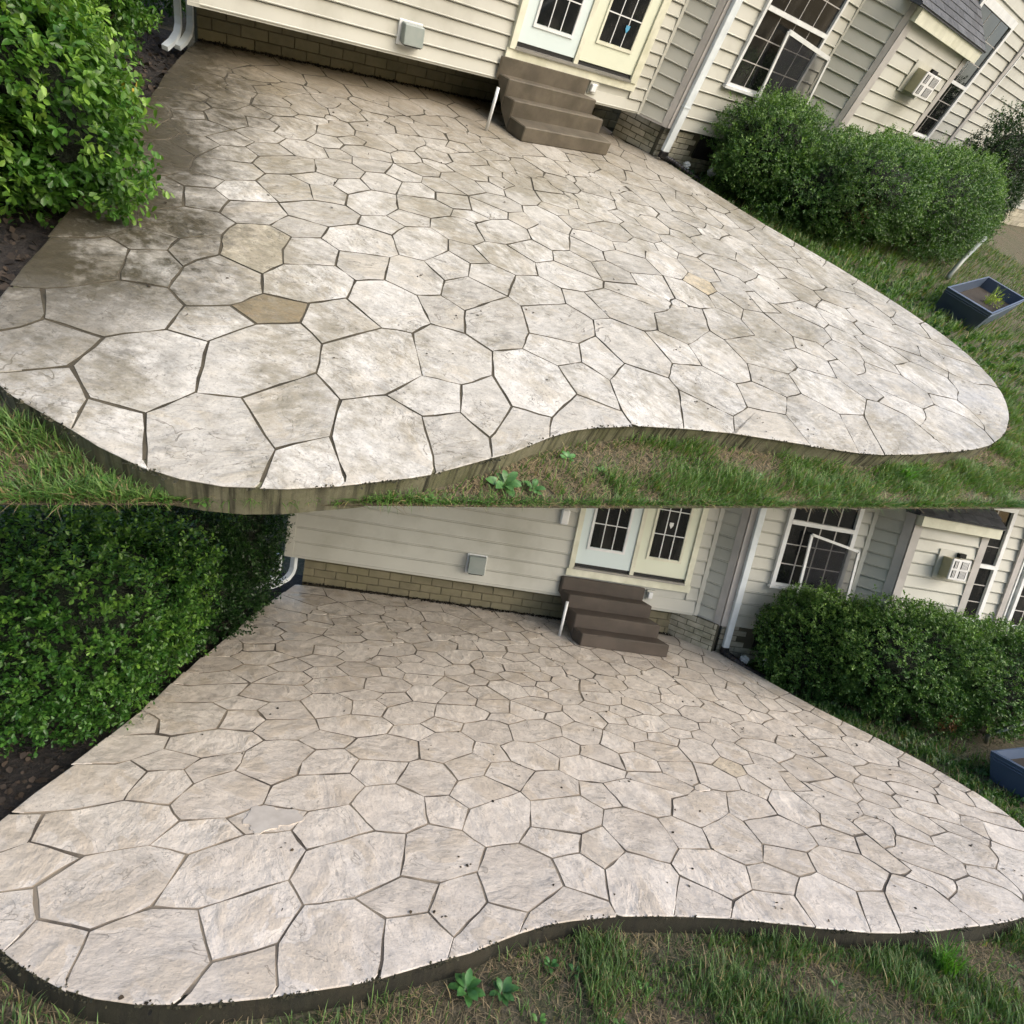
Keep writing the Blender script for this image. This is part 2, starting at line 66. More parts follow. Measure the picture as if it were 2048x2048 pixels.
class MB:
    def __init__(s): s.v = []; s.f = []
    def add(s, vs, fs):
        n = len(s.v); s.v += [tuple(v) for v in vs]; s.f += [tuple(i + n for i in f) for f in fs]; return s
    def hexa(s, p):   # 8 points: bottom 4 ccw, top 4 ccw
        return s.add(p, [(3, 2, 1, 0), (4, 5, 6, 7), (0, 1, 5, 4), (1, 2, 6, 5), (2, 3, 7, 6), (3, 0, 4, 7)])
    def box(s, x0, x1, y0, y1, z0, z1):
        return s.hexa([(x0, y0, z0), (x1, y0, z0), (x1, y1, z0), (x0, y1, z0), (x0, y0, z1), (x1, y0, z1), (x1, y1, z1), (x0, y1, z1)])
    def wbox(s, P, d, n, s0, s1, o0, o1, z0, z1):   # box on a wall: along d, out along n
        q = lambda a, o, z: (P[0] + d[0] * a + n[0] * o, P[1] + d[1] * a + n[1] * o, z)
        return s.hexa([q(s0, o1, z0), q(s1, o1, z0), q(s1, o0, z0), q(s0, o0, z0), q(s0, o1, z1), q(s1, o1, z1), q(s1, o0, z1), q(s0, o0, z1)])
    def prism(s, poly, z0, z1):
        n = len(poly)
        return s.add([(x, y, z0) for x, y in poly] + [(x, y, z1) for x, y in poly],
                     [tuple(range(n))[::-1], tuple(range(n, 2 * n))] + [(i, (i + 1) % n, n + (i + 1) % n, n + i) for i in range(n)])
    def tube(s, pts, r, k=10, cap=True, prof=None):
        pts = [Vector(p) for p in pts]; rings = []
        for i, p in enumerate(pts):
            t = (pts[min(i + 1, len(pts) - 1)] - pts[max(i - 1, 0)]).normalized()
            u = t.cross(Vector((0, 0, 1)) if abs(t.z) < .9 else Vector((1, 0, 0))).normalized(); w = t.cross(u)
            rr = r[i] if isinstance(r, (list, tuple)) else r
            rings.append([p + u * rr * math.cos(2 * math.pi * j / k) + w * rr * math.sin(2 * math.pi * j / k) for j in range(k)])
        n = len(s.v); m = len(pts)
        fs = [(i * k + j, i * k + (j + 1) % k, (i + 1) * k + (j + 1) % k, (i + 1) * k + j) for i in range(m - 1) for j in range(k)]
        if cap: fs += [tuple(range(k))[::-1], tuple(range((m - 1) * k, m * k))]
        return s.add([v for r_ in rings for v in r_], fs)
    def mesh(s, name, base=Vector((0, 0, 0)), smooth=False, bev=0):
        me = bpy.data.meshes.new(name)
        me.from_pydata([(x - base[0], y - base[1], z - base[2]) for x, y, z in s.v], [], s.f)
        bm = bmesh.new(); bm.from_mesh(me); bmesh.ops.recalc_face_normals(bm, faces=bm.faces)
        if bev: bmesh.ops.bevel(bm, geom=list(bm.edges), offset=bev, segments=1, affect='EDGES', clamp_overlap=True)
        bm.to_mesh(me); bm.free()
        if smooth: me.polygons.foreach_set('use_smooth', [True] * len(me.polygons))
        return me
    def build(s, name, mat, parent=None, smooth=False, bev=0):
        if parent is not None: base = BASE[parent]
        else:
            xs = [v[0] for v in s.v]; ys = [v[1] for v in s.v]
            base = Vector(((min(xs) + max(xs)) / 2, (min(ys) + max(ys)) / 2, min(v[2] for v in s.v)))
        return link(name, s.mesh(name, base, smooth, bev), mat, parent, base)

def place(name, me, mat, parent, loc, rz=0, scale=None):   # alike piece that shares its mesh
    o = bpy.data.objects.new(name, me); C.objects.link(o)
    if mat is not None and not me.materials: me.materials.append(mat)
    o.parent = parent; o.location = Vector(loc) - BASE[parent]; o.rotation_euler = (0, 0, rz)
    if scale: o.scale = scale
    return o

# ---------------------------------------------------------------- materials
def nt(name):
    m = bpy.data.materials.new(name); m.use_nodes = True
    t = m.node_tree; b = t.nodes['Principled BSDF']
    return m, t, b
def N(t, kind, **kw):
    n = t.nodes.new(kind)
    for k, v in kw.items():
        if k in n.inputs: n.inputs[k].default_value = v
        else: setattr(n, k, v)
    return n
def mixc(t, fac, a, b, blend='MIX'):
    n = t.nodes.new('ShaderNodeMix'); n.data_type = 'RGBA'; n.blend_type = blend
    for s, x in ((0, fac), (6, a), (7, b)):
        if isinstance(x, bpy.types.NodeSocket): t.links.new(x, n.inputs[s])
        else: n.inputs[s].default_value = x if s == 0 else (*x[:3], 1)
    return n.outputs[2]
def mth(t, op, a, b=None, clamp=False):
    n = t.nodes.new('ShaderNodeMath'); n.operation = op; n.use_clamp = clamp
    for i, x in enumerate((a, b)):
        if x is None: continue
        if isinstance(x, bpy.types.NodeSocket): t.links.new(x, n.inputs[i])
        else: n.inputs[i].default_value = x
    return n.outputs[0]
def ramp(t, f, lo, hi, a=0., b=1.):
    n = t.nodes.new('ShaderNodeMapRange'); n.clamp = True
    t.links.new(f, n.inputs[0]); n.inputs[1].default_value = lo; n.inputs[2].default_value = hi; n.inputs[3].default_value = a; n.inputs[4].default_value = b
    return n.outputs[0]
def noise(t, vec, scale, detail=4, rough=.55, dist=0., out=0):
    n = N(t, 'ShaderNodeTexNoise', Scale=scale, Detail=detail, Roughness=rough, Distortion=dist)
    if vec is not None: t.links.new(vec, n.inputs['Vector'])
    return n.outputs[out]
def bump(t, b, h, strength=.3, dist=.01):
    n = N(t, 'ShaderNodeBump', Strength=strength, Distance=dist)
    t.links.new(h, n.inputs['Height']); t.links.new(n.outputs[0], b.inputs['Normal'])
def pos(t): return t.nodes.new('ShaderNodeNewGeometry').outputs['Position']
def vscale(t, v, s):
    n = N(t, 'ShaderNodeVectorMath', operation='MULTIPLY'); t.links.new(v, n.inputs[0]); n.inputs[1].default_value = s
    return n.outputs[0]

def pm(name, col, rough=.6, col2=None, ns=4., fac=(.35, .65), bs=60., bst=0., bd=.004, rnd=0., metal=0., spec=.5, dirt=None, ds=1.5):
    m, t, b = nt(name); p = pos(t)
    c2 = col2 or tuple(x * .82 for x in col)
    c = mixc(t, ramp(t, noise(t, p, ns), *fac), col, c2)
    if dirt:
        c = mixc(t, ramp(t, noise(t, p, ds, 6, .65), .5, .72, 0, .8), c, dirt)
    if rnd:
        r = t.nodes.new('ShaderNodeObjectInfo').outputs['Random']
        c = mixc(t, 1., c, mixc(t, ramp(t, r, 0, 1), (1 - rnd,) * 3, (1 + rnd,) * 3), 'MULTIPLY')
    t.links.new(c, b.inputs['Base Color'])
    b.inputs['Roughness'].default_value = rough; b.inputs['Metallic'].default_value = metal
    b.inputs['Specular IOR Level'].default_value = spec
    if bst: bump(t, b, noise(t, p, bs, 6), bst, bd)
    return m

def leafmat(name, rough=.38, trans=.25):
    m, t, b = nt(name)
    a = N(t, 'ShaderNodeAttribute', attribute_name='col')
    t.links.new(a.outputs['Color'], b.inputs['Base Color']); b.inputs['Roughness'].default_value = rough
    b.inputs['Specular IOR Level'].default_value = .45
    tr = t.nodes.new('ShaderNodeBsdfTranslucent'); t.links.new(mixc(t, 1., a.outputs['Color'], (1.3, 1.5, .6), 'MULTIPLY'), tr.inputs['Color'])
    mx = t.nodes.new('ShaderNodeMixShader'); mx.inputs[0].default_value = trans
    t.links.new(b.outputs[0], mx.inputs[1]); t.links.new(tr.outputs[0], mx.inputs[2])
    t.links.new(mx.outputs[0], t.nodes['Material Output'].inputs['Surface'])
    return m

def stonemat(name, root, light, warm, grime, clean):
    """stamped concrete: mottled pigment, fissures, grey speckle and, where it was never washed, brown-green grime"""
    m, t, b = nt(name)
    tc = t.nodes.new('ShaderNodeTexCoord'); tc.object = root; p = tc.outputs['Object']
    oi = t.nodes.new('ShaderNodeObjectInfo')
    # every stamp has its own grain direction: shift and turn the coordinates by the stone's random number
    rv = N(t, 'ShaderNodeVectorRotate', rotation_type='Z_AXIS'); t.links.new(p, rv.inputs['Vector'])
    t.links.new(mth(t, 'MULTIPLY', oi.outputs['Random'], 1.4), rv.inputs['Angle'])
    of = N(t, 'ShaderNodeVectorMath', operation='ADD'); t.links.new(rv.outputs[0], of.inputs[0])
    cb = t.nodes.new('ShaderNodeCombineXYZ'); t.links.new(mth(t, 'MULTIPLY', oi.outputs['Random'], 37.), cb.inputs[2]); t.links.new(cb.outputs[0], of.inputs[1])
    q = of.outputs[0]
    c = mixc(t, ramp(t, noise(t, q, 2.2, 3, .6, .4), .35, .68), light, warm)
    c = mixc(t, ramp(t, noise(t, vscale(t, q, (6, 9, 6)), 1.6, 4, .68), .42, .62, 0, .5 if not clean else .3), c, tuple(x * .72 for x in warm))
    # per stone tone
    c = mixc(t, 1., c, mixc(t, oi.outputs['Random'], (.80, .79, .77) if not clean else (.90, .89, .88), (1.12, 1.12, 1.12)), 'MULTIPLY')
    c = mixc(t, 1., c, oi.outputs['Color'], 'MULTIPLY')
    # torn-slate relief of the stamp: saw-toothed terraces of a warped noise, drawn along each stone's own grain
    w = noise(t, vscale(t, q, (1., 1.6, 1.)), 2.0, 4, .55, .9)
    lw = mth(t, 'FRACT', mth(t, 'MULTIPLY', w, 4.2))
    w2 = noise(t, vscale(t, q, (2.2, 6., 2.2)), 1.5, 4, .62, .5)
    lw2 = mth(t, 'FRACT', mth(t, 'MULTIPLY', w2, 5.))
    gate = ramp(t, noise(t, q, 2.6, 2, .6), .40, .52)
    gate2 = ramp(t, noise(t, q, 3.7, 2, .6), .48, .60)
    fis = mth(t, 'MULTIPLY', ramp(t, lw, .0, .045, 1, 0), gate)
    fis2 = mth(t, 'MULTIPLY', ramp(t, lw2, .0, .05, 1, 0), gate2)
    pt = mth(t, 'MULTIPLY', ramp(t, w, .54, .55), gate)          # where a flake broke away the concrete is smoother and tanner
    c = mixc(t, mth(t, 'MULTIPLY', pt, .5), c, tuple(x * y for x, y in zip(warm, (.84, .79, .70))))
    c = mixc(t, mth(t, 'MULTIPLY', fis, .95 if not clean else .6), c, (.10, .088, .068))
    c = mixc(t, mth(t, 'MULTIPLY', fis2, .65 if not clean else .22), c, (.16, .14, .115))
    # cloudy grey film, grit and pitting
    sg = ramp(t, noise(t, p, 1.9, 4, .7), .42, .62)
    film = ramp(t, noise(t, vscale(t, q, (1, 1.5, 1)), 7, 5, .72), .44, .64, 0, .8 if not clean else .34)
    c = mixc(t, mth(t, 'MULTIPLY', film, mth(t, 'ADD', mth(t, 'MULTIPLY', sg, .8), .2)), c, (.21, .20, .175) if not clean else (.33, .29, .245))
    gr = noise(t, p, 60, 2, .8)
    c = mixc(t, ramp(t, gr, .54, .68, 0, .6 if not clean else .35), c, tuple(x * .5 for x in warm))
    sp = ramp(t, noise(t, p, 34, 3, .8), .60, .66)
    c = mixc(t, mth(t, 'MULTIPLY', mth(t, 'MULTIPLY', sp, sg), .8 if not clean else .5), c, (.07, .07, .06))
    if grime:
        sx = t.nodes.new('ShaderNodeSeparateXYZ'); t.links.new(p, sx.inputs[0])
        wob = noise(t, p, 1.4, 4, .65)
        # by the hedge: distance from the hedge side of the patio
        dl = mth(t, 'SUBTRACT', sx.outputs[0], mth(t, 'MULTIPLY', sx.outputs[1], .45))
        dl = mth(t, 'ADD', dl, mth(t, 'MULTIPLY', mth(t, 'SUBTRACT', wob, .5), 3.0))
        dl = mth(t, 'ADD', dl, mth(t, 'MULTIPLY', mth(t, 'SUBTRACT', noise(t, p, 13, 4, .75), .5), 1.6))
        g1 = mth(t, 'MULTIPLY', ramp(t, dl, grime[0], grime[1], 1, 0), ramp(t, sx.outputs[1], grime[2], grime[2] + 1.2, 0, 1))
        g2 = mth(t, 'MULTIPLY', ramp(t, mth(t, 'ADD', sx.outputs[1], mth(t, 'MULTIPLY', wob, 2.)), grime[3], grime[4], 0, .88), 1.)
        fine = mth(t, 'MULTIPLY', mth(t, 'SUBTRACT', noise(t, vscale(t, q, (1, 1.8, 1)), 11, 4, .75), .5), .55)
        g3 = ramp(t, mth(t, 'ADD', noise(t, p, 1.0, 4, .76), fine), .47, .64, 0, .6)
        c = mixc(t, g3, c, (.19, .165, .105))
        c = mixc(t, g2, c, (.20, .165, .115))
        c = mixc(t, mth(t, 'MULTIPLY', g1, .95), c, (.045, .037, .020))
    t.links.new(c, b.inputs['Base Color'])
    t.links.new(ramp(t, noise(t, p, 1.7, 4), .4, .66, .16 if clean else .32, .6 if clean else .7), b.inputs['Roughness'])
    h = mth(t, 'ADD', mth(t, 'MULTIPLY', noise(t, vscale(t, q, (1, 1.35, 1)), 5., 6, .6), 1.1), mth(t, 'MULTIPLY', noise(t, p, 110, 1, .7), .06))
    h = mth(t, 'ADD', h, mth(t, 'MULTIPLY', lw, mth(t, 'ADD', mth(t, 'MULTIPLY', gate, .30), .05)))
    h = mth(t, 'ADD', h, mth(t, 'MULTIPLY', lw2, mth(t, 'ADD', mth(t, 'MULTIPLY', gate2, .12 if not clean else .06), .02)))
    bump(t, b, h, .8, .026)
    return m

M = {}
M['siding'] = pm('siding_vinyl', (.53, .53, .475), .5, (.48, .48, .43), 1.2, bs=30, bst=.05, dirt=(.38, .375, .32), ds=1.1, rnd=.035)
M['trim_grey'] = pm('trim_taupe', (.46, .44, .42), .55, bst=.04)
M['trim_cream'] = pm('trim_cream', (.74, .74, .60), .5, dirt=(.55, .55, .40), ds=2.)
M['white'] = pm('white_vinyl', (.80, .82, .82), .4)
M['downpipe'] = pm('white_aluminium', (.74, .80, .83), .35, dirt=(.6, .66, .68), ds=3)
M['brick'] = pm('painted_brick', (.20, .18, .115), .8, (.16, .145, .09), 7., bs=55, bst=.5, bd=.006, rnd=.14, dirt=(.16, .15, .08), ds=2.2)  # painted brick, colour darkened to carry the shade under the overhanging wall
M['brick_pale'] = pm('stone_block_veneer', (.50, .47, .38), .8, (.36, .34, .26), 6., bs=45, bst=.8, bd=.01, rnd=.16, dirt=(.13, .14, .08), ds=2.)
M['mortar'] = pm('mortar', (.12, .105, .065), .9, bst=.3)
M['mortar_dark'] = pm('mortar_dark', (.10, .095, .065), .9, bst=.3)
M['door_blue'] = pm('door_pale_blue', (.66, .76, .76), .4, (.63, .73, .73), 1.5)
M['door_cream'] = pm('door_pale_cream', (.70, .74, .60), .45, (.67, .70, .56), 1.5)
M['rubber'] = pm('black_rubber', (.012, .012, .012), .6)
M['alu'] = pm('grey_aluminium', (.35, .34, .31), .4, metal=.5)
M['concrete_dry'] = pm('steps_concrete', (.075, .062, .043), .7, (.12, .10, .07), 3., bs=70, bst=.4, dirt=(.05, .042, .024), ds=1.8)
M['concrete_wet'] = pm('steps_concrete_damp', (.058, .045, .035), .6, (.085, .068, .054), 3., bs=70, bst=.35, dirt=(.06, .05, .04), ds=2.)
M['vent'] = pm('vent_grey', (.24, .28, .26), .35, (.28, .31, .29), 8.)
M['black_pipe'] = pm('black_corrugated_plastic', (.014, .012, .014), .45)
M['ac_white'] = pm('ac_white', (.82, .82, .82), .4)
M['ac_side'] = pm('ac_side_beige', (.50, .46, .30), .5)
M['gap_shade'] = pm('opening_shade', (.008, .008, .008), .9)  # near-black panels: the shade inside openings put into the colour
M['shingle'] = pm('asphalt_shingle', (.055, .06, .068), .9, (.085, .09, .10), 9., bs=140, bst=.6, rnd=.25)
M['planter'] = pm('planter_slate_blue', (.062, .092, .15), .42, (.075, .105, .165), 3.)
M['potting'] = pm('potting_soil', (.03, .022, .014), .95, bst=.8, bs=40)
M['tube'] = pm('grey_green_tube', (.22, .25, .21), .4)
M['twig'] = pm('twig_bark', (.09, .065, .045), .85, (.13, .10, .075), 20., bst=.4)
M['core'] = pm('shade_core', (.012, .024, .007), .95, (.003, .006, .002), 30., bst=1., bs=40, bd=.06)  # shade inside the crowns, painted as a dark colour
M['leaf'] = leafmat('leaf')
M['leaf_dark'] = leafmat('leaf_glossy', .48, .2)
M['grass'] = leafmat('grass_blade', .5, .3)
M['dead'] = leafmat('dry_stalk', .8, .1)
def soilmat(name, a, b_, c_):
    m, t, b = nt(name); p = pos(t)
    c = mixc(t, ramp(t, noise(t, p, 1.6, 5), .38, .62), a, b_)
    c = mixc(t, ramp(t, noise(t, p, 22, 3, .7), .45, .66, 0, .8), c, c_)
    t.links.new(c, b.inputs['Base Color']); b.inputs['Roughness'].default_value = .95
    bump(t, b, noise(t, p, 26, 4, .7), 1., .03)
    return m
M['soil'] = soilmat('lawn_soil', (.085, .07, .04), (.055, .062, .026), (.15, .125, .085))
M['mulch'] = soilmat('dark_mulch', (.018, .014, .012), (.01, .009, .008), (.04, .032, .026))
def curbmat(name, base, moss, drip, dripfac, zt):
    """vertical face of the slab: damp concrete with moss and dark run-down streaks"""
    m, t, b = nt(name)
    tc = t.nodes.new('ShaderNodeTexCoord'); p = tc.outputs['Object']
    c = mixc(t, ramp(t, noise(t, p, 3, 6, .7), .35, .65), base, moss)
    st = noise(t, vscale(t, p, (1, 1, .05)), 24, 3, .65)
    gt = ramp(t, noise(t, vscale(t, p, (1, 1, .3)), 2.3, 3), .38, .54, .25, 1)
    c = mixc(t, mth(t, 'MULTIPLY', mth(t, 'MULTIPLY', ramp(t, st, .46, .60), gt), dripfac), c, drip)
    c = mixc(t, ramp(t, noise(t, p, 30, 4, .75), .50, .68, 0, .5), c, tuple(x * .4 for x in base))
    t.links.new(c, b.inputs['Base Color']); b.inputs['Roughness'].default_value = .8
    bump(t, b, noise(t, p, 40, 6, .7), .5, .01)
    return m
M['curb_dry'] = curbmat('slab_side_mossy', (.20, .19, .13), (.11, .115, .055), (.018, .016, .009), .95, 0)
M['curb_dark'] = curbmat('slab_side_damp', (.026, .022, .012), (.013, .014, .007), (.005, .0045, .003), .7, 0)
M['bed_dry'] = pm('joint_dirt', (.035, .03, .02), .95, (.085, .073, .05), 5., bst=.5)
M['bed_wet'] = pm('joint_concrete', (.25, .21, .16), .8, (.09, .075, .06), 3., (.42, .6), bst=.5)
def glassmat(name):
    m, t, b = nt(name); p = pos(t)
    b.inputs['Base Color'].default_value = (.012, .013, .014, 1)
    cur = noise(t, vscale(t, p, (1, 1, .3)), 3.5, 2, .5)
    t.links.new(mixc(t, ramp(t, cur, .45, .75), (.008, .009, .010), (.035, .034, .032)), b.inputs['Base Color'])
    b.inputs['Roughness'].default_value = .03; b.inputs['IOR'].default_value = 1.5
    return m
M['glass'] = glassmat('window_glass')
def screenmat():
    m, t, b = nt('insect_screen')
    b.inputs['Base Color'].default_value = (.012, .014, .02, 1); b.inputs['Roughness'].default_value = .8
    b.inputs['Alpha'].default_value = .5
    return m
M['screen'] = screenmat()
def watermat():
    m, t, b = nt('puddle_sheen')
    p = pos(t); t.links.new(mixc(t, ramp(t, noise(t, p, 7, 4), .4, .62), (.60, .54, .46), (.50, .44, .365)), b.inputs['Base Color'])  # pale opaque colour paints the sheen of the puddle
    b.inputs['Roughness'].default_value = .02; b.inputs['IOR'].default_value = 2.0
    return m
M['water'] = watermat()

# ---------------------------------------------------------------- plants
LEAF6 = np.array([(0, 0, 0), (.36, .21, .07), (.74, .25, .09), (1, 0, -.03), (.74, -.25, .09), (.36, -.21, .07)])
LEAFF = np.array([(0, 1, 2, 3), (0, 3, 4, 5)])

def orient(dirs, up_hint, rng):
    d = dirs / np.linalg.norm(dirs, axis=1)[:, None]
    u = np.cross(up_hint, d); ln = np.linalg.norm(u, axis=1)[:, None]; u = np.where(ln < 1e-4, np.array([1., 0, 0]), u / np.maximum(ln, 1e-6))
    return d, u, np.cross(d, u)

def leafmesh(name, P, D, size, col, rng, base, wide=1.):
    n = len(P); hint = np.array([0, 0, 1.]) + rng.normal(0, .45, (n, 3))
    d, u, w = orient(D, hint, rng)
    L = LEAF6[None] * size[:, None, None]
    V = P[:, None] + L[..., 0:1] * d[:, None] + L[..., 1:2] * wide * u[:, None] + L[..., 2:3] * w[:, None] - np.array(base)
    me = bpy.data.meshes.new(name)
    nv = n * 6; me.vertices.add(nv); me.vertices.foreach_set('co', V.reshape(-1))
    F = (np.arange(n)[:, None, None] * 6 + LEAFF[None]).reshape(-1)
    me.loops.add(len(F)); me.loops.foreach_set('vertex_index', F.astype(np.int32))
    me.polygons.add(n * 2); me.polygons.foreach_set('loop_start', np.arange(0, n * 8, 4, dtype=np.int32)); me.polygons.foreach_set('loop_total', np.full(n * 2, 4, np.int32))
    me.update(calc_edges=True)
    a = me.color_attributes.new('col', 'FLOAT_COLOR', 'POINT')
    a.data.foreach_set('color', np.repeat(np.c_[col, np.ones(n)], 6, 0).astype(np.float32).reshape(-1))
    return me

def lumps(rng, k): 
    L = rng.normal(size=(k, 3)); L /= np.linalg.norm(L, axis=1)[:, None]
    return L, np.r_[rng.uniform(-.2, .2, k - 12), rng.uniform(-.16, .34, 12)]
def shell(dirs, L):
    s = (np.abs(dirs) ** 2.5).sum(1) ** (-1 / 2.5)
    for l, a in zip(*L): s += a * np.exp(-((1 - dirs @ l) / .10))
    return s

def shrub(name, label, cat, c, r, nspr, leaf, pal, seed, group=None, mat='leaf', dead=None, per=9, flat=1.4):
    """clipped evergreen: stems, a core coloured as inner shade and sprigs of small leaves over an uneven outline"""
    rng = np.random.default_rng(seed); c = np.array(c, float); r = np.array(r, float)
    base = (c[0], c[1], c[2] - r[2])
    o = thing(name, label, cat, base, group)
    L = lumps(rng, 42)
    # solid core, its dark colour stands in for shade between the leaves
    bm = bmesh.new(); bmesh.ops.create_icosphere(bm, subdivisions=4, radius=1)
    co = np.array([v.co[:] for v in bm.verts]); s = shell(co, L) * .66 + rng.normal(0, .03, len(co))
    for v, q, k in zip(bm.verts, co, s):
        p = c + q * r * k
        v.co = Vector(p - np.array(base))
    me = bpy.data.meshes.new('shade_core'); bm.to_mesh(me); bm.free()
    link('shade_core', me, M['core'], o, Vector(base))
    # stems
    mb = MB()
    for k in range(7):
        a = rng.uniform(0, 6.28); e = c + np.array([math.cos(a) * r[0] * .7, math.sin(a) * r[1] * .7, rng.uniform(-.3, .5) * r[2]])
        b0 = np.array([c[0] + math.cos(a) * .12, c[1] + math.sin(a) * .12, base[2]])
        mid = (b0 + e) / 2 + rng.normal(0, .05, 3)
        mb.tube([b0, mid, e], [.022, .014, .006], 6)
    mb.build('stem', M['twig'], o, smooth=True)
    # sprigs
    d = rng.normal(size=(nspr, 3)); d /= np.linalg.norm(d, axis=1)[:, None]
    d = d[d[:, 2] > -.85]; n = len(d)
    dep = rng.uniform(0, 1, n) ** 1.7 * .34
    gp = np.sin(d @ np.array((7.1, 3.3, 5.2)) + seed) + np.sin(d @ np.array((-4.6, 8.2, 6.1)) + 2.1 * seed) + np.sin(d @ np.array((5.4, -6.3, 9.1)) + .7 * seed)
    dep += .20 * np.clip((gp - .55) / 1.2, 0, 1)
    dep[rng.uniform(size=n) < .05] -= .13
    P = c + d * r * (shell(d, L) * (1 - dep) * (1 + rng.normal(0, .018, n)))[:, None]
    nr = d / r; nr /= np.linalg.norm(nr, axis=1)[:, None]
    ax = nr + np.array([0, 0, .35]) + rng.normal(0, .45, (n, 3)); ax /= np.linalg.norm(ax, axis=1)[:, None]
    ln = rng.uniform(1.6, 3.4, n) * leaf
    t = (np.arange(per) + .5) / per
    PP = P[:, None] + ax[:, None] * (ln[:, None] * t[None])[..., None]
    side = rng.normal(size=(n, per, 3)); side -= (side * ax[:, None]).sum(2, keepdims=True) * ax[:, None]
    side /= np.linalg.norm(side, axis=2)[..., None]
    DD = side * flat + ax[:, None] * rng.uniform(.4, 1.2, (n, per, 1))
    size = leaf * rng.uniform(.65, 1.2, (n, per)) * (1 - .25 * t[None])
    young = np.clip(rng.normal(.25, .3, n) + (d[:, 2] * .35) - dep * 2, 0, 1)
    k0 = rng.uniform(0, 1, (n, per, 1)); mixy = (young[:, None] * (.45 + .55 * t[None]))[..., None]
    col = (np.array(pal[0]) * (1 - k0) + np.array(pal[1]) * k0) * (1 - mixy) + np.array(pal[2]) * mixy
    col = col * rng.uniform(.75, 1.25, (n, per, 1))
    yel = rng.uniform(size=n) < (.0012 if mat == 'leaf' and pal is HEDGE else 0)
    col[yel] = np.array((.42, .30, .03))
    PPf, DDf, sf, cf = PP.reshape(-1, 3), DD.reshape(-1, 3), size.reshape(-1), col.reshape(-1, 3)
    if dead:
        for dc, dr in dead:
            k = np.linalg.norm((PPf - np.array(dc)), axis=1) < dr * rng.uniform(.6, 1.15, len(PPf))
            cf[k] = np.array((.16, .075, .03)) * rng.uniform(.5, 1.5, (k.sum(), 1)); 
    me = leafmesh('foliage', PPf, DDf, sf, cf, rng, base)
    link('foliage', me, M[mat], o, Vector(base))
    return o

def blades(name, P, H, lean, width, col, base, mat, parent=None):
    """grass: one bent, tapering blade per root point"""
    n = len(P); rng = np.random.default_rng(n)
    a = rng.uniform(0, 6.283, n); s = np.c_[np.cos(a), np.sin(a), np.zeros(n)]; l = np.c_[np.cos(a + 1.57), np.sin(a + 1.57), np.zeros(n)]
    rows = []
    for k, (hh, ll, ww) in enumerate(((0, 0, 1), (.55, .22, .85), (.88, .62, .5))):
        cpt = P + np.array([0, 0, 1.]) * (H * hh)[:, None] + l * (lean * ll)[:, None]
        rows += [cpt - s * (width * ww)[:, None], cpt + s * (width * ww)[:, None]]
    tip = P + np.array([0, 0, 1.]) * (H * np.where(lean > H, .8, 1.0))[:, None] + l * lean[:, None]
    V = np.stack(rows + [tip], 1) - np.array(base)
    me = bpy.data.meshes.new(name); me.vertices.add(n * 7); me.vertices.foreach_set('co', V.reshape(-1))
    fq = np.array([0, 1, 3, 2, 2, 3, 5, 4, 4, 5, 6]); F = (np.arange(n)[:, None] * 7 + fq[None]).reshape(-1)
    me.loops.add(n * 11); me.loops.foreach_set('vertex_index', F.astype(np.int32))
    me.polygons.add(n * 3)
    st = (np.arange(n)[:, None] * 11 + np.array([0, 4, 8])[None]).reshape(-1); tt = np.tile([4, 4, 3], n)
    me.polygons.foreach_set('loop_start', st.astype(np.int32)); me.polygons.foreach_set('loop_total', tt.astype(np.int32))
    me.update(calc_edges=True)
    at = me.color_attributes.new('col', 'FLOAT_COLOR', 'POINT')
    at.data.foreach_set('color', np.repeat(np.c_[col, np.ones(n)], 7, 0).astype(np.float32).reshape(-1))
    return link(name, me, M[mat], parent, Vector(base))

LEAFME = {}
def weed(label, p, nleaf, size, col, seed, cat='weed', group='broad-leaved weeds by the slab'):
    rng = random.Random(seed)
    o = thing('weed_plant', label, cat, p, group)
    key = (round(col[0], 3), round(col[1], 3))
    if key not in LEAFME:
        mb = MB(); X = [0, .2, .5, .8, 1.]; W = [.03, .14, .23, .17, .0]; Zz = [0, .10, .17, .15, .08]
        vs = []; fs = []
        for x, w_, z in zip(X, W, Zz): vs += [(x, -w_, z + w_ * .25), (x, 0, z), (x, w_, z + w_ * .25)]
        for i in range(4):
            b_ = i * 3; fs += [(b_, b_ + 3, b_ + 4, b_ + 1), (b_ + 1, b_ + 4, b_ + 5, b_ + 2)]
        mb.add(vs, fs); LEAFME[key] = mb.mesh('leaf', smooth=True)
        LEAFME[key].materials.append(pm('weed_leaf_%d' % len(LEAFME), col, .45, tuple(x * .7 for x in col), 25.))
    for k in range(nleaf):
        l = bpy.data.objects.new('leaf', LEAFME[key]); C.objects.link(l); l.parent = o
        a = k * 2.399 + rng.uniform(-.3, .3); tilt = rng.uniform(-.1, .7) * (k / nleaf)
        l.location = (.01 * math.cos(a), .01 * math.sin(a), .01 + .035 * k / nleaf * size * 10)
        l.rotation_euler = (rng.uniform(-.2, .2), -tilt - .15, a); s = size * rng.uniform(.7, 1.15) * (1 - .3 * k / nleaf)
        l.scale = (s, s * 1.15, s)
    return o

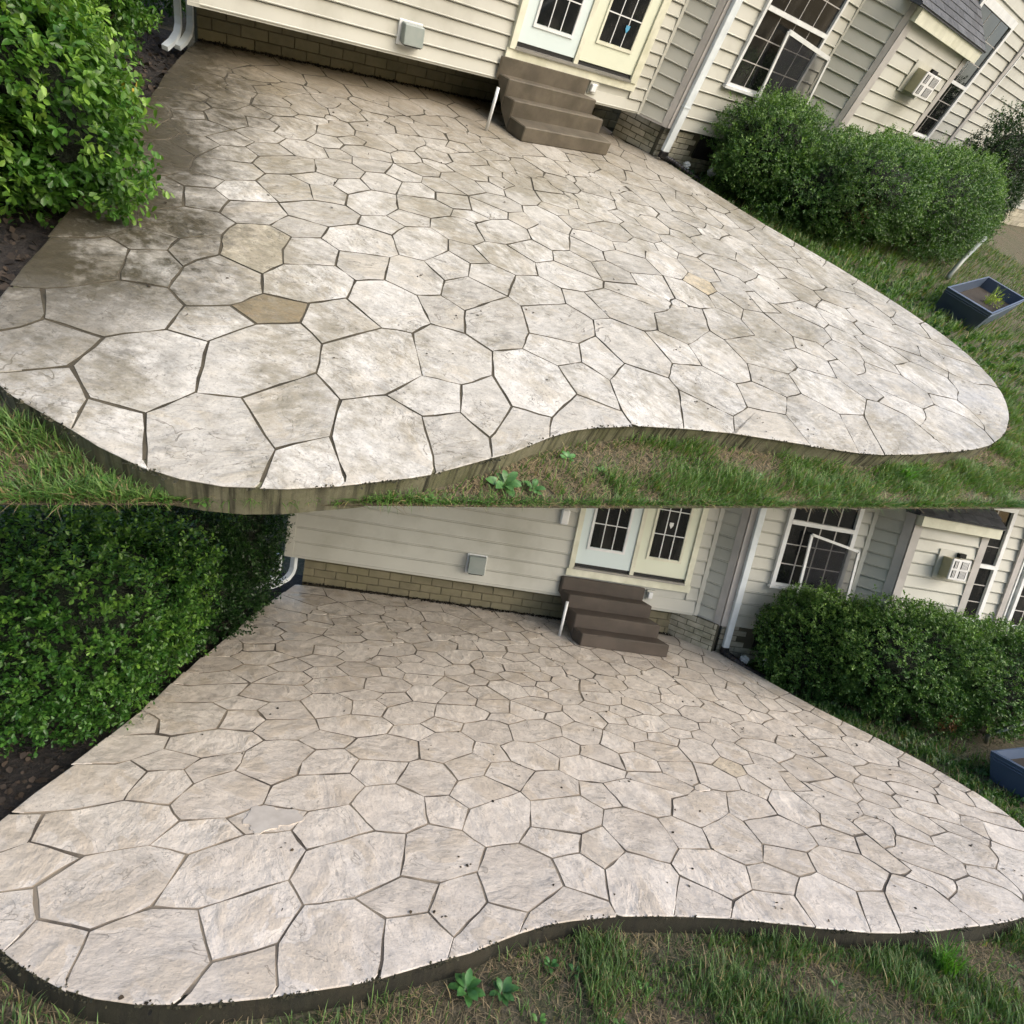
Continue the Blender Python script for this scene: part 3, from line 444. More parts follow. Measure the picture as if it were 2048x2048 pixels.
# ---------------------------------------------------------------- patio
def poly(s, k=.01):
    q = list(map(float, s.split())); return [(q[i] * k, q[i + 1] * k) for i in range(0, len(q), 2)]
SP = [poly(s) for s in STONES.split(';')]
OUT = poly(PATIO)
def hg(p):
    x, y = p; w = HG[2][0] * x + HG[2][1] * y + HG[2][2]
    return ((HG[0][0] * x + HG[0][1] * y + HG[0][2]) / w, (HG[1][0] * x + HG[1][1] * y + HG[1][2]) / w)
def dens(P, s):
    r = []
    for i in range(len(P)):
        a, b = P[i], P[(i + 1) % len(P)]; n = max(1, int(math.ceil(math.hypot(b[0] - a[0], b[1] - a[1]) / s)))
        r += [(a[0] + (b[0] - a[0]) * k / n, a[1] + (b[1] - a[1]) * k / n) for k in range(n)]
    return r
def offs(P, d, free=None):
    n = len(P); r = []
    ar = sum(P[i][0] * P[(i + 1) % n][1] - P[(i + 1) % n][0] * P[i][1] for i in range(n)); sg = 1 if ar > 0 else -1
    for i in range(n):
        if free and free[i]: r.append(P[i]); continue
        a, b, c = P[i - 1], P[i], P[(i + 1) % n]
        n1 = Vector((-(b[1] - a[1]), b[0] - a[0])); n2 = Vector((-(c[1] - b[1]), c[0] - b[0]))
        if n1.length > 1e-9: n1.normalize()
        if n2.length > 1e-9: n2.normalize()
        m = n1 + n2; k = max(.35, 1 + n1.dot(n2)); m = m / k
        e = d[i] if isinstance(d, list) else d
        r.append((b[0] + sg * m.x * e, b[1] + sg * m.y * e))
    return r
def chaikin(P, k=2):
    for _ in range(k):
        Q = []
        for i in range(len(P)):
            a, b = P[i], P[(i + 1) % len(P)]
            Q += [(.75 * a[0] + .25 * b[0], .75 * a[1] + .25 * b[1]), (.25 * a[0] + .75 * b[0], .25 * a[1] + .75 * b[1])]
        P = Q
    return P

def patio(label, mapf, th, matargs, curb, bed, tints, joint):
    out = [mapf(p) for p in OUT]
    o = thing('stamped_patio', label, 'patio', (out[0][0], out[0][1], -th))
    o.matrix_world = FR @ Matrix.Translation((0, 0, -th)); BASE[o] = Vector((0, 0, -th))
    sm = stonemat('stamped_stone', o, *matargs)
    rng = random.Random(3)
    body = offs(dens(out, .12), .014)
    MB().prism(body, -th - .05, -.0078).build('slab', curb, o)
    inner = offs(dens(out, .12), .05)
    MB().prism(inner, -.0075, -.0045).build('joint_bed', bed, o)
    ob = dens(out, .03); rest = MB()
    for k, P in enumerate(SP):
        q = [mapf(p) for p in P]
        if sum(q[i][0] * q[(i + 1) % len(q)][1] - q[(i + 1) % len(q)][0] * q[i][1] for i in range(len(q))) < 0: q = q[::-1]
        q = dens(q, .13 if k < 120 else .25)
        free = [min((a - x) ** 2 + (b - y) ** 2 for x, y in ob) < .0009 for a, b in q]
        q = [p if fr else (p[0] + rng.uniform(-.006, .006), p[1] + rng.uniform(-.006, .006)) for p, fr in zip(q, free)]
        n = len(q); jt = [joint * rng.uniform(.45, 1.5) for _ in range(n)]
        bot = offs(q, jt, free); top = offs(q, [j + .0035 for j in jt], None)
        dz = rng.uniform(-.0015, .0015); tx, ty = rng.uniform(-.003, .003), rng.uniform(-.003, .003)
        cx = sum(p[0] for p in q) / n; cy = sum(p[1] for p in q) / n
        zz = lambda p: dz + (p[0] - cx) * tx + (p[1] - cy) * ty
        vs = [(x, y, -.0068) for x, y in bot] + [(x, y, -.0025 + zz((x, y))) for x, y in bot] + [(x, y, zz((x, y))) for x, y in top]
        fs = [(i, (i + 1) % n, n + (i + 1) % n, n + i) for i in range(n)] + [(n + i, n + (i + 1) % n, 2 * n + (i + 1) % n, 2 * n + i) for i in range(n)] + [tuple(range(2 * n, 3 * n))]
        if k < 299:
            mb = MB(); mb.add(vs, fs)
            me = bpy.data.meshes.new('stone'); me.from_pydata([(x, y, z + th) for x, y, z in mb.v], [], mb.f)
            s = link('stone', me, sm, o, BASE[o]); me.materials.append(bed)
            me.polygons.foreach_set('material_index', [0 if free[i % n] or i == 2 * n else 1 for i in range(2 * n + 1)])
            s.color = tints.get(k, (1, 1, 1, 1))
        else: rest.add(vs, fs)
    me = bpy.data.meshes.new('far_stones'); me.from_pydata([(x, y, z + th) for x, y, z in rest.v], [], rest.f)
    tag(link('far_stones', me, sm, o, BASE[o]), kind='stuff')
    return o, out

# ---------------------------------------------------------------- house
def nrm(d):    # outward normal of a wall that runs along d (towards the garden)
    return (d[1], -d[0])
def wall(house, P0, P1, z0, z1, expo, groups, mat='siding', back=.05, zoff=0.):
    """one sided wall: a backing sheet and one lapped board per course"""
    L = math.hypot(P1[0] - P0[0], P1[1] - P0[1]); d = ((P1[0] - P0[0]) / L, (P1[1] - P0[1]) / L); n = nrm(d)
    w = MB().wbox(P0, d, n, 0, L, -back, 0, z0 + .012, z1).build('wall', M[mat], house)
    z = z0
    while z < z1 - .02:
        h = min(expo, z1 - z); top = z + h + .004
        for a, b in groups(z, L):
            q = lambda s, o_, zz: (P0[0] + d[0] * s + n[0] * o_, P0[1] + d[1] * s + n[1] * o_, zz)
            mb = MB()
            prof = [(.001, z + .004), (.034, z), (.036, z + .009), (.029, z + .014), (.010, z + h - .018), (.001, z + h - .016)]
            k = len(prof); vs = [q(a, o_, zz) for o_, zz in prof] + [q(b, o_, zz) for o_, zz in prof]
            mb.add(vs, [tuple(range(k)), tuple(range(2 * k - 1, k - 1, -1))] + [(i, k + i, k + (i + 1) % k, (i + 1) % k) for i in range(k)])
            mb.build('siding_board', M[mat], w)
        z += expo
    return w, d, n, L
full = lambda z, L: [(0, L)]

def masonry(house, P0, P1, z0, z1, bl, bh, mat, mort, name, depth=.09, skip=None, jj=.010, rngseed=1, proud=.0):
    L = math.hypot(P1[0] - P0[0], P1[1] - P0[1]); d = ((P1[0] - P0[0]) / L, (P1[1] - P0[1]) / L); n = nrm(d)
    w = MB().wbox(P0, d, n, 0, L, -depth, 0, z0 - .06, z1).build(name, mort, house)
    rng = random.Random(rngseed); rz = math.atan2(d[1], d[0])
    def bme(ln):
        mb = MB().box(0, ln - jj, -.012, .02, 0, bh - jj); return mb.mesh('brick', bev=.004)
    cache = {}
    row = 0; z = z0
    while z < z1 - .03:
        s = -bl / 2 if row % 2 else 0
        while s < L - .01:
            a, b = max(0, s), min(L, s + bl)
            if b - a > .04 and not (skip and skip(a, b, z)):
                key = round(b - a, 2)
                if key not in cache: cache[key] = bme(key)
                o_ = rng.uniform(-.002, .004)
                place('brick', cache[key], mat, w, (P0[0] + d[0] * a + n[0] * o_, P0[1] + d[1] * a + n[1] * o_, z + rng.uniform(-.001, .001)), rz, (1, 1, min(1, (z1 - z) / bh)))
            s += bl
        z += bh; row += 1
    return w

def window(house, P, d, n, x0, x1, z0, zm, z1, cols, rows, fr=.06, name='window'):
    """double-hung window: casing, meeting rail, one pane per light, muntins between the panes"""
    w = MB()
    w.wbox(P, d, n, x0, x0 + fr, .022, .075, z0, z1); w.wbox(P, d, n, x1 - fr, x1, .022, .075, z0, z1)
    w.wbox(P, d, n, x0 - .02, x1 + .02, .022, .095, z0 - .04, z0 - .001); w.wbox(P, d, n, x0, x1, .022, .075, z1 + .001, z1 + fr)
    wi = w.build(name, M['white'], house)
    MB().wbox(P, d, n, x0 + fr, x1 - fr, .022, .082, zm - .03, zm + .03).build('meeting_rail', M['white'], wi)
    MB().wbox(P, d, n, x0 + fr, x1 - fr, .022, .060, z0, z0 + .035).build('bottom_rail', M['white'], wi)
    for a, b in ((z0 + .036, zm - .031), (zm + .031, z1)):
        cw = (x1 - x0 - 2 * fr) / cols; rh = (b - a) / rows
        for i in range(cols):
            for j in range(rows):
                MB().wbox(P, d, n, x0 + fr + cw * i + .006, x0 + fr + cw * (i + 1) - .006, .024, .036, a + rh * j + .006, a + rh * (j + 1) - .006).build('pane', M['glass'], wi)
        for i in range(1, cols): MB().wbox(P, d, n, x0 + fr + cw * i - .008, x0 + fr + cw * i + .008, .023, .042, a, b).build('muntin', M['trim_grey'], wi)
        for j in range(1, rows): MB().wbox(P, d, n, x0 + fr, x1 - fr, .0235, .0425, a + rh * j - .007, a + rh * j + .007).build('muntin', M['trim_grey'], wi)
    return wi

def house(S, label):
    YA, az = S['YA'], S['az']; dA = (1, 0); nA = (0, -1)
    H = thing('house', label, 'house', (S['ax0'], YA, 0))
    A0, A1 = (S['ax0'], YA), (S['ax1'], YA); X = lambda x: x - S['ax0']
    dx0, dx1, sz = S['dx0'], S['dx1'], S['sill']
    def gA(z, L):
        if z + S['eA'] < sz[0] + .02: return [(0, L)]
        return [(0, X(dx0) + .01), (X(dx1) - .01, L)]
    w, d, n, L = wall(H, A0, A1, az, S['zt'], S['eA'], gA)
    # bottom starter strip and soffit under the overhanging wall
    MB().box(S['ax0'], S['ax1'], YA - .022, YA + .002, az - .022, az - .001).build('starter_strip', M['siding'], H)
    MB().box(S['ax0'] + .02, S['ax1'], YA + .003, S['YB'] + .06, az - .02, az + .011).build('soffit', M['siding'], H)
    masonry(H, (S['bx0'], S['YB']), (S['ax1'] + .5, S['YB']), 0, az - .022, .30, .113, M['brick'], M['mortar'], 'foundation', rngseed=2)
    cw = .09
    MB().wbox(A0, dA, nA, -.02, cw, .001, .034, az - .02, S['zt']).build('corner_board', M['siding'], H)
    MB().wbox(A1, dA, nA, -.065, .0, .001, .036, az - .02, S['zt']).build('corner_strip', M['siding'], H)
    # short return wall
    PB = S['PB']; dB = Vector((PB[0] - A1[0], PB[1] - A1[1])).normalized(); LB = math.hypot(PB[0] - A1[0], PB[1] - A1[1])
    wall(H, A1, PB, az, S['zt'], S['eC'], lambda z, L: [(.0, L)])
    Bf0 = (S['BF'][0], S['BF'][1]); Bf1 = (S['BF'][2], S['BF'][3])
    masonry(H, Bf0, Bf1, 0, az - .012, .26, .085, M['brick_pale'], M['mortar_dark'], 'foundation', rngseed=3)
    dBf = (dB.x, dB.y); nB = nrm(dBf)
    MB().wbox(A1, dBf, nB, 0, LB, -.05, .03, az - .03, az - .002).build('starter_strip', M['trim_grey'], H)
    # garden-side wall with the window
    YC = PB[1]; C1 = (S['CD'], YC)
    wall(H, PB, C1, az, S['ztc'], S['eC'], full)
    MB().wbox(PB, dBf, nB, -.10, .0, .001, .036, az - .02, S['ztc']).build('corner_board', M['trim_grey'], H)
    MB().wbox(PB, dA, nA, -.01, .085, .001, .037, az - .02, S['ztc']).build('corner_board', M['trim_grey'], H)
    MB().wbox(C1, dA, nA, -.07, .0, .001, .036, az, S['ztc']).build('corner_strip', M['siding'], H)
    hx = S['hole']
    masonry(H, (PB[0] + .06, YC + .05), (S['CD'] + .4, YC + .05), -.15, az - .012, .27, .085, M['brick_pale'], M['mortar_dark'], 'foundation', rngseed=4,
            skip=lambda a, b, z: b > hx[0] - PB[0] - .06 and a < hx[1] - PB[0] - .06 and z > .08)
    MB().box(hx[0], hx[1], YC + .028, YC + .048, .09, az - .02).build('crawl_space_opening', M['gap_shade'], H)  # solid panel, its dark colour stands in for shade in the opening
    window(H, PB, dA, nA, S['w'][0] - PB[0], S['w'][1] - PB[0], S['w'][2], S['w'][3], S['w'][4], 4, 3)
    # second return and the bump-out
    DE = S['DE']; dD = Vector((DE[0] - C1[0], DE[1] - C1[1])).normalized(); nD = nrm((dD.x, dD.y))
    wall(H, C1, DE, az, S['ztc'], S['eE'], full)
    YE = DE[1]; E1 = (S['ex1'], YE)
    wall(H, DE, E1, az, S['eave'][0] + .02, S['eE'], full)
    masonry(H, DE, (E1[0] + .1, YE + .002), -.15, az - .012, .27, .085, M['brick_pale'], M['mortar_dark'], 'foundation', rngseed=5)
    MB().wbox(DE, (dD.x, dD.y), nD, -.11, .0, .001, .037, az, S['ztc']).build('corner_board', M['trim_grey'], H)
    MB().wbox(DE, dA, nA, -.012, .11 * S['xs'], .001, .038, az, S['eave'][0]).build('corner_board', M['trim_grey'], H)
    MB().wbox(E1, dA, nA, -.09 * S['xs'], .02, .001, .037, az, S['eave'][0]).build('corner_board', M['trim_grey'], H)
    MB().box(E1[0] - .01, E1[0] + .02, YE + .002, YE + .62, az, S['eave'][0]).build('side_wall', M['siding'], H)
    e0, e1 = S['eave']; ov = .10 * S['xs']
    MB().box(DE[0] - .0, E1[0] + ov * .8, YE - .13, YE + .61, e0, e1).build('fascia', M['trim_cream'], H)
    rf = MB().hexa([(DE[0] - ov, YE - .16, e1 + .001), (E1[0] + ov, YE - .16, e1 + .001), (E1[0] + ov, YE + .61, e1 + .001), (DE[0] - ov, YE + .61, e1 + .001),
                    (DE[0] - ov, YE - .16, e1 + .02), (E1[0] + ov, YE - .16, e1 + .02), (E1[0] + ov, YE + .61, e1 + .62), (DE[0] - ov, YE + .61, e1 + .62)]).build('roof', M['shingle'], H)
    rr = random.Random(5); sl = math.atan2(.60, .77); nrow = 6; cell = .22 * S['xs']
    for j in range(nrow):
        x = DE[0] - ov - (cell / 2 if j % 2 else 0)
        while x < E1[0] + ov:
            a, b = max(x, DE[0] - ov), min(x + cell, E1[0] + ov)
            if b - a > .03:
                s0 = j * .16; s1 = s0 + .165
                q = lambda xx, s, h: (xx, YE - .165 + math.cos(sl) * s - math.sin(sl) * h, e1 + .022 + math.sin(sl) * s + math.cos(sl) * h)
                MB().hexa([q(a + .003, s0, .001), q(b - .003, s0, .001), q(b - .003, s1, .001), q(a + .003, s1, .001), q(a + .003, s0, .016), q(b - .003, s0, .016), q(b - .003, s1, .005), q(a + .003, s1, .005)]).build('shingle', M['shingle'], rf)
            x += cell
    # room air conditioner let into the bump-out
    ax = S['ac']; ac = MB().box(ax[0], ax[1], YE - S['acd'], YE - .022, ax[2], ax[3]).build('air_conditioner', M['ac_side'], H)
    MB().box(ax[4], ax[1] + .03 * S['xs'], YE - .045, YE - .0215, ax[2] - .05, ax[3] + .09).build('wall_sleeve', M['siding'], ac)
    yf = YE - S['acd']
    MB().box(ax[0] - .01, ax[1] + .01, yf - .025, yf - .001, ax[2] - .01, ax[3] + .01).build('front_panel', M['ac_white'], ac, bev=.004)
    W_, H_ = ax[1] - ax[0], ax[3] - ax[2]
    for (u0, u1) in ((.08, .30), (.50, .92)):
        for (v0, v1) in ((.08, .46), (.56, .94)):
            g = MB().box(ax[0] + W_ * u0, ax[0] + W_ * u1, yf - .028, yf - .0255, ax[2] + H_ * v0, ax[2] + H_ * v1).build('grille', M['gap_shade'], ac)
            k = 2 if u1 < .4 else 5
            for i in range(1, k + 1):
                u = u0 + (u1 - u0) * i / (k + 1)
                MB().box(ax[0] + W_ * u - .006 * S['xs'], ax[0] + W_ * u + .004 * S['xs'], yf - .031, yf - .0282, ax[2] + H_ * v0, ax[2] + H_ * v1).build('slat', M['ac_white'], ac)
    MB().box(ax[1] - W_ * .25, ax[1] + W_ * .12, YE - .10, YE - .046, ax[3] + .012, ax[3] + .075).build('vent_slot', M['gap_shade'], ac)
    # wall behind the bump-out
    YF = YE + .6; Fx = S['F']
    wall(H, (E1[0] - .3, YF), (Fx[0], YF), az, S['ztf'], S['eE'], full)
    PF = (E1[0] - .3, YF)
    masonry(H, (E1[0] + .1, YF + .003), (Fx[0], YF + .003), -.15, az - .012, .5 * S['xs'], .17, M['brick_pale'], M['mortar_dark'], 'foundation', rngseed=7)
    window(H, PF, dA, nA, Fx[1] - PF[0], Fx[2] - PF[0], Fx[3], Fx[4], Fx[5], 3, 3, .06 * S['xs'])
    MB().box(Fx[6], Fx[6] + .09 * S['xs'], YF - .06, YF - .022, az, S['ztf']).build('window_casing', M['trim_grey'], H)
    MB().box(Fx[6] + .12 * S['xs'], Fx[6] + .145 * S['xs'], YF - .055, YF - .022, Fx[7], S['ztf']).build('window_casing', M['white'], H)
    if S.get('F2'): 
        f2 = S['F2']; window(H, PF, dA, nA, f2[0] - PF[0], f2[1] - PF[0], Fx[3], Fx[4] - .1, Fx[5], 3, 3, .05)
    # patio door: hinged leaf, fixed leaf, casing, threshold, sill board
    D = MB(); zt = sz[1] + 2.12; cs = S['dcs']
    D.box(dx0, cs[0], YA - .070, YA - .001, sz[1] - .02, zt); D.box(cs[3], dx1 - .02, YA - .070, YA - .001, sz[1] - .02, zt); D.box(dx0, dx1 - .02, YA - .070, YA - .001, zt + .001, zt + .1)
    door = D.build('patio_door', M['trim_cream'], H)
    MB().box(dx0 - .02, dx1 + .01, YA - .052, YA - .001, sz[0], sz[1] - .021).build('sill_board', M['trim_cream'], door)
    MB().box(cs[0] + .001, cs[3] - .001, YA - .085, YA - .001, sz[1] - .0205, sz[1] + .012).build('threshold', M['alu'], door)
    MB().box(cs[1], cs[2], YA - .062, YA - .001, sz[1] + .0125, zt).build('mullion', M['trim_cream'], door)
    db = sz[1] + .06
    MB().box(cs[0] + .001, cs[1] - .001, YA - .030, YA - .001, sz[1] + .0125, db).build('door_sweep', M['rubber'], door)
    MB().box(cs[2] + .001, cs[3] - .001, YA - .030, YA - .001, sz[1] + .0125, db - .015).build('door_sweep', M['rubber'], door)
    for (a, b, m, l0, l1, zl) in ((cs[0] + .002, cs[1] - .002, 'door_blue', S['lite'][0], S['lite'][1], S['lz'][0]), (cs[2] + .002, cs[3] - .002, 'door_cream', S['lite'][2], S['lite'][3], S['lz'][1])):
        leaf = MB().box(a, b, YA - .042, YA - .001, db + .001, zt - .004).build('door_leaf', M[m], door, bev=.003)
        zt2 = zl + 5 * S['ph'] + .07; fw = .035
        f = MB(); f.box(l0, l0 + fw, YA - .058, YA - .0425, zl, zt2); f.box(l1 - fw, l1, YA - .058, YA - .0425, zl, zt2); f.box(l0 + fw, l1 - fw, YA - .0575, YA - .0425, zl, zl + fw); f.box(l0 + fw, l1 - fw, YA - .0575, YA - .0425, zt2 - fw, zt2)
        f.build('glazing_frame', M['white'] if m == 'door_blue' else M['trim_cream'], leaf)
        pw = (l1 - l0 - 2 * fw) / 3
        for i in range(3):
            for j in range(5):
                MB().box(l0 + fw + pw * i + .007, l0 + fw + pw * (i + 1) - .007, YA - .048, YA - .0425, zl + fw + S['ph'] * j + .007, zl + fw + S['ph'] * (j + 1) - .007).build('pane', M['glass'], leaf)
        for i in (1, 2): MB().box(l0 + fw + pw * i - .0068, l0 + fw + pw * i + .0068, YA - .0555, YA - .0425, zl + fw, zt2 - fw).build('muntin', M['white'], leaf)
        for j in range(1, 5): MB().box(l0 + fw, l1 - fw, YA - .0545, YA - .0426, zl + fw + S['ph'] * j - .0065, zl + fw + S['ph'] * j + .0065).build('muntin', M['white'], leaf)
    if S.get('hang'):
        hx_, hz_, hc = S['hang']
        MB().prism([(hx_ - .05, YA - .066), (hx_ + .05, YA - .066), (hx_ + .05, YA - .060), (hx_ - .05, YA - .060)], hz_, hz_ + .01) if 0 else None
        mb = MB(); s_ = S['xs'] ** .3 * .6
        mb.add([(hx_ - .05 * s_, YA - .062, hz_ + .09), (hx_ + .05 * s_, YA - .062, hz_ + .09), (hx_ + .05 * s_, YA - .062, hz_ + .05), (hx_, YA - .062, hz_), (hx_ - .05 * s_, YA - .062, hz_ + .05),
                (hx_ - .05 * s_, YA - .059, hz_ + .09), (hx_ + .05 * s_, YA - .059, hz_ + .09), (hx_ + .05 * s_, YA - .059, hz_ + .05), (hx_, YA - .059, hz_), (hx_ - .05 * s_, YA - .059, hz_ + .05)],
               [(0, 1, 2, 3, 4), (9, 8, 7, 6, 5)] + [(i, (i + 1) % 5, 5 + (i + 1) % 5, 5 + i) for i in range(5)])
        mb.build('door_hanging', M[hc], door)
    # wall vent hood
    v = S['v']; vh = MB().box(v[0], v[1], YA - .040, YA - .001, v[2], v[3]).build('vent_hood', M['white'], H, bev=.004)
    a, b = v[0] + .1 * (v[1] - v[0]), v[1] - .05 * (v[1] - v[0]); z0, z1 = v[2] + .03, v[3] - .015
    MB().hexa([(a, YA - .15, z0 + .005), (b, YA - .15, z0 + .005), (b, YA - .041, z0), (a, YA - .041, z0), (a, YA - .125, z1), (b, YA - .125, z1), (b, YA - .041, z1), (a, YA - .041, z1)]).build('hood', M['vent'], vh, bev=.008)
    MB().box(a + .02, b - .02, YA - .135, YA - .05, z0 - .006, z0 - .001).build('damper', M['gap_shade'], vh)
    # outdoor socket cover
    oc = S['oc']; so = MB().box(oc[0] - .06 * S['xs'] ** .5, oc[0] + .06 * S['xs'] ** .5, YA - .04, YA - .001, oc[1] - .08, oc[1] + .07).build('socket_plate', M['siding'], H)
    MB().box(oc[0] - .05 * S['xs'] ** .5, oc[0] + .02 * S['xs'] ** .5, YA - .085, YA - .041, oc[1] - .05, oc[1] + .05).build('socket_cover', M['white'], so, bev=.01)
    if S.get('lamp'):
        lx, lz = S['lamp']; MB().box(lx - .07, lx + .05, YA - .09, YA - .022, lz, lz + .22).build('wall_lamp', M['white'], H, bev=.02)
    # downpipe on the outer corner
    dp = S['dp']; yd = YC - .05
    dn = MB().box(dp[0], dp[1], yd - .05, yd + .012, dp[2], S['ztc']).build('downpipe', M['downpipe'], H, bev=.006)
    MB().box(dp[0] - .006, dp[1] + .006, yd - .057, yd + .0125, .80, .815).build('pipe_joint', M['downpipe'], dn)
    MB().box(dp[0] - .01, dp[1] + .01, yd - .06, yd + .0126, dp[2] - .06, dp[2] + .05).build('pipe_boot', M['black_pipe'], dn, bev=.012)
    # downpipes at the far corner with their elbows
    for (x, y, z1) in S['dl']:
        w_ = S['dlw']; P = [(x, y, z1), (x, y, .20), (x - .01, y - .03, .13), (x - .045, y - .09, .065), (x - .12, y - .19, .02), (x - .22, y - .31, -.01)]; mb = MB()
        for (a, b) in zip(P, P[1:]):
            a, b = Vector(a), Vector(b); d = (b - a).normalized(); u = Vector((1, -.6, 0)).normalized(); u = (u - d * u.dot(d)).normalized() * w_; v = d.cross(u).normalized() * w_ * .7
            e = d * .004
            mb.hexa([a - u - v - e, a + u - v - e, a + u + v - e, a - u + v - e, b - u - v + e, b + u - v + e, b + u + v + e, b - u + v + e])
        mb.build('downpipe', M['downpipe'], H)
    return H

def steps(S, label, mat):
    y, xl, xr, h = S['sy'], S['sxl'], S['sxr'], S['sh']; yw = S['YA'] - .055
    o = thing('concrete_steps', label, 'steps', ((xl[0] + xr[0]) / 2, y[0], 0))
    ys = list(y) + [yw]
    lin = lambda v, yy: v[0] + (v[3] - v[0]) * (yy - y[0]) / max(.01, (y[3] - y[0]))
    bot = lambda yy: 0.002 if yy <= y[1] + .05 else (h * 4 - .24) * min(1, (yy - y[1] - .05) / (yw - y[1] - .05)) + .002
    for k in range(4):
        y0 = ys[k] + (.0 if k == 0 else .0005); y1 = ys[k + 1]; ex = .0005 * k
        a0, a1 = xl[k] - ex, xr[k] + ex; b0, b1 = (xl[k + 1], xr[k + 1]) if k < 3 else (xl[3] - .04, xr[3])
        t = h * (k + 1)
        MB().hexa([(a0, y0, bot(y0)), (a1, y0, bot(y0)), (b1, y1, bot(y1)), (b0, y1, bot(y1)), (a0, y0, t), (a1, y0, t), (b1, y1, t), (b0, y1, t)]).build('step', mat, o, bev=.012)
    return o
# ================================================================ the place, before the wash (upper) and after it (lower)
ident = lambda p: p
SU = dict(YA=7.414, az=.484, ax0=2.06, ax1=8.74, eA=.155, eC=.19, eE=.205, YB=8.12, bx0=2.33, zt=3.3, ztc=3.7, ztf=5.6, xs=2.2,
          PB=(9.111, 7.054), BF=(8.78, 7.80, 9.20, 7.20), CD=12.55, DE=(13.17, 6.464), ex1=16.45, eave=(2.93, 3.12), hole=(10.19, 10.75),
          w=(9.97, 12.02, 1.24, 2.27, 3.3), ac=(14.62, 15.36, 2.13, 2.49, 14.42), acd=.24, F=(46., 16.6, 19.0, 1.5, 2.58, 3.75, 20.3, 2.36),
          dx0=5.81, dx1=8.36, sill=(.735, .86), dcs=(5.905, 6.955, 7.035, 8.19), lite=(6.091, 6.80, 7.236, 7.99), lz=(1.115, 1.16), ph=.33,
          v=(4.24, 4.545, .575, .815), oc=(7.52, .655), dp=(9.18, 9.345, .10), dl=((2.12, 8.0, .46), (2.26, 8.09, .44)), dlw=.03,
          sy=(6.76, 7.06, 7.20, 7.345), sxl=(5.95, 5.90, 5.83, 5.76), sxr=(7.68, 7.66, 7.51, 7.37), sh=.185, hang=(7.72, 1.36, 'hang_blue'))
SL = dict(YA=7.797, az=.437, ax0=-1.95, ax1=4.01, eA=.205, eC=.18, eE=.177, YB=7.99, bx0=-1.74, zt=3.0, ztc=3.1, ztf=3.4, xs=1.,
          PB=(4.261, 7.527), BF=(3.62, 8.08, 4.22, 7.50), CD=6.13, DE=(6.435, 7.187), ex1=7.57, eave=(2.38, 2.52), hole=(4.86, 5.3),
          w=(4.80, 5.87, 1.15, 2.09, 3.0), ac=(6.985, 7.24, 1.745, 2.02, 6.91), acd=.20, F=(16., 7.7, 8.50, 1.0, 1.88, 2.75, 8.78, 1.0), F2=(8.98, 9.7),
          dx0=1.93, dx1=3.775, sill=(.755, .885), dcs=(2.002, 2.825, 2.885, 3.672), lite=(2.132, 2.691, 3.018, 3.546), lz=(1.175, 1.17), ph=.355,
          v=(.485, .765, .555, .85), oc=(3.22, .64), dp=(4.34, 4.43, .07), dl=((-2.06, 7.86, .40), (-1.88, 7.96, .37)), dlw=.04, lamp=(1.74, 1.47),
          sy=(7.06, 7.27, 7.50, 7.70), sxl=(2.13, 2.05, 1.96, 1.88), sxr=(3.37, 3.27, 3.18, 3.10), sh=.185, hang=(3.27, 1.66, 'white'))
M['hang_blue'] = pm('blue_hanging', (.10, .38, .60), .5)

HEDGE = ((.036, .105, .014), (.066, .17, .02), (.24, .39, .055))
BOX = ((.036, .092, .02), (.065, .15, .03), (.2, .33, .07))
HEDGE_SHADE = ((.024, .08, .014), (.05, .14, .02), (.18, .33, .05))  # hedge greens darkened: shade put into the lower hedge's leaf colour
DARK = ((.010, .034, .008), (.018, .052, .012), (.05, .12, .02))  # the evergreen's own green; on lower hedge shrubs it paints shade

def grass(name, label, pts, seed, th, hmin, hmax, pal, lean=.6, width=.0035, cat='grass', mat='grass', kind='stuff'):
    rng = np.random.default_rng(seed); n = len(pts)
    P = np.c_[np.array(pts), np.full(n, -th)]
    H = rng.uniform(hmin, hmax, n) * np.array([.45 + .75 * wob(x * 2.3, y * 2.3) for x, y in pts])
    k = rng.uniform(0, 1, (n, 1)); col = (np.array(pal[0]) * (1 - k) + np.array(pal[1]) * k) * rng.uniform(.7, 1.3, (n, 1))
    dry = rng.uniform(size=n) < .10; col[dry] = np.array((.30, .24, .12)) * rng.uniform(.6, 1.2, (dry.sum(), 1))
    base = (P[:, 0].mean(), P[:, 1].mean(), -th)
    o = blades(name, P, H, H * rng.uniform(.2, 1., n) * lean * 1.6, rng.uniform(.6, 1.3, n) * width, col, base, mat)
    return tag(o, label, cat, kind=kind)

def edge_samples(out, i0, i1, n, dmin, dmax, seed, dens=None):
    """points outside the slab edge between outline vertices i0..i1"""
    rng = random.Random(seed); seg = out[i0:i1 + 1]; L = [0]
    for a, b in zip(seg, seg[1:]): L.append(L[-1] + math.hypot(b[0] - a[0], b[1] - a[1]))
    r = []; guard = 0
    while len(r) < n and guard < n * 30:
        guard += 1
        s = rng.uniform(0, L[-1]); k = max(j for j in range(len(seg) - 1) if L[j] <= s)
        a, b = seg[k], seg[k + 1]; t = (s - L[k]) / max(1e-6, L[k + 1] - L[k]); ln = max(1e-6, L[k + 1] - L[k])
        d = dmin + (dmax - dmin) * rng.random() ** 1.2
        p = (a[0] + (b[0] - a[0]) * t + (b[1] - a[1]) / ln * d, a[1] + (b[1] - a[1]) * t - (b[0] - a[0]) / ln * d)
        if inpoly(p, out): continue
        if dens and rng.random() > dens(p, s / L[-1], d): continue
        r.append(p)
    return r
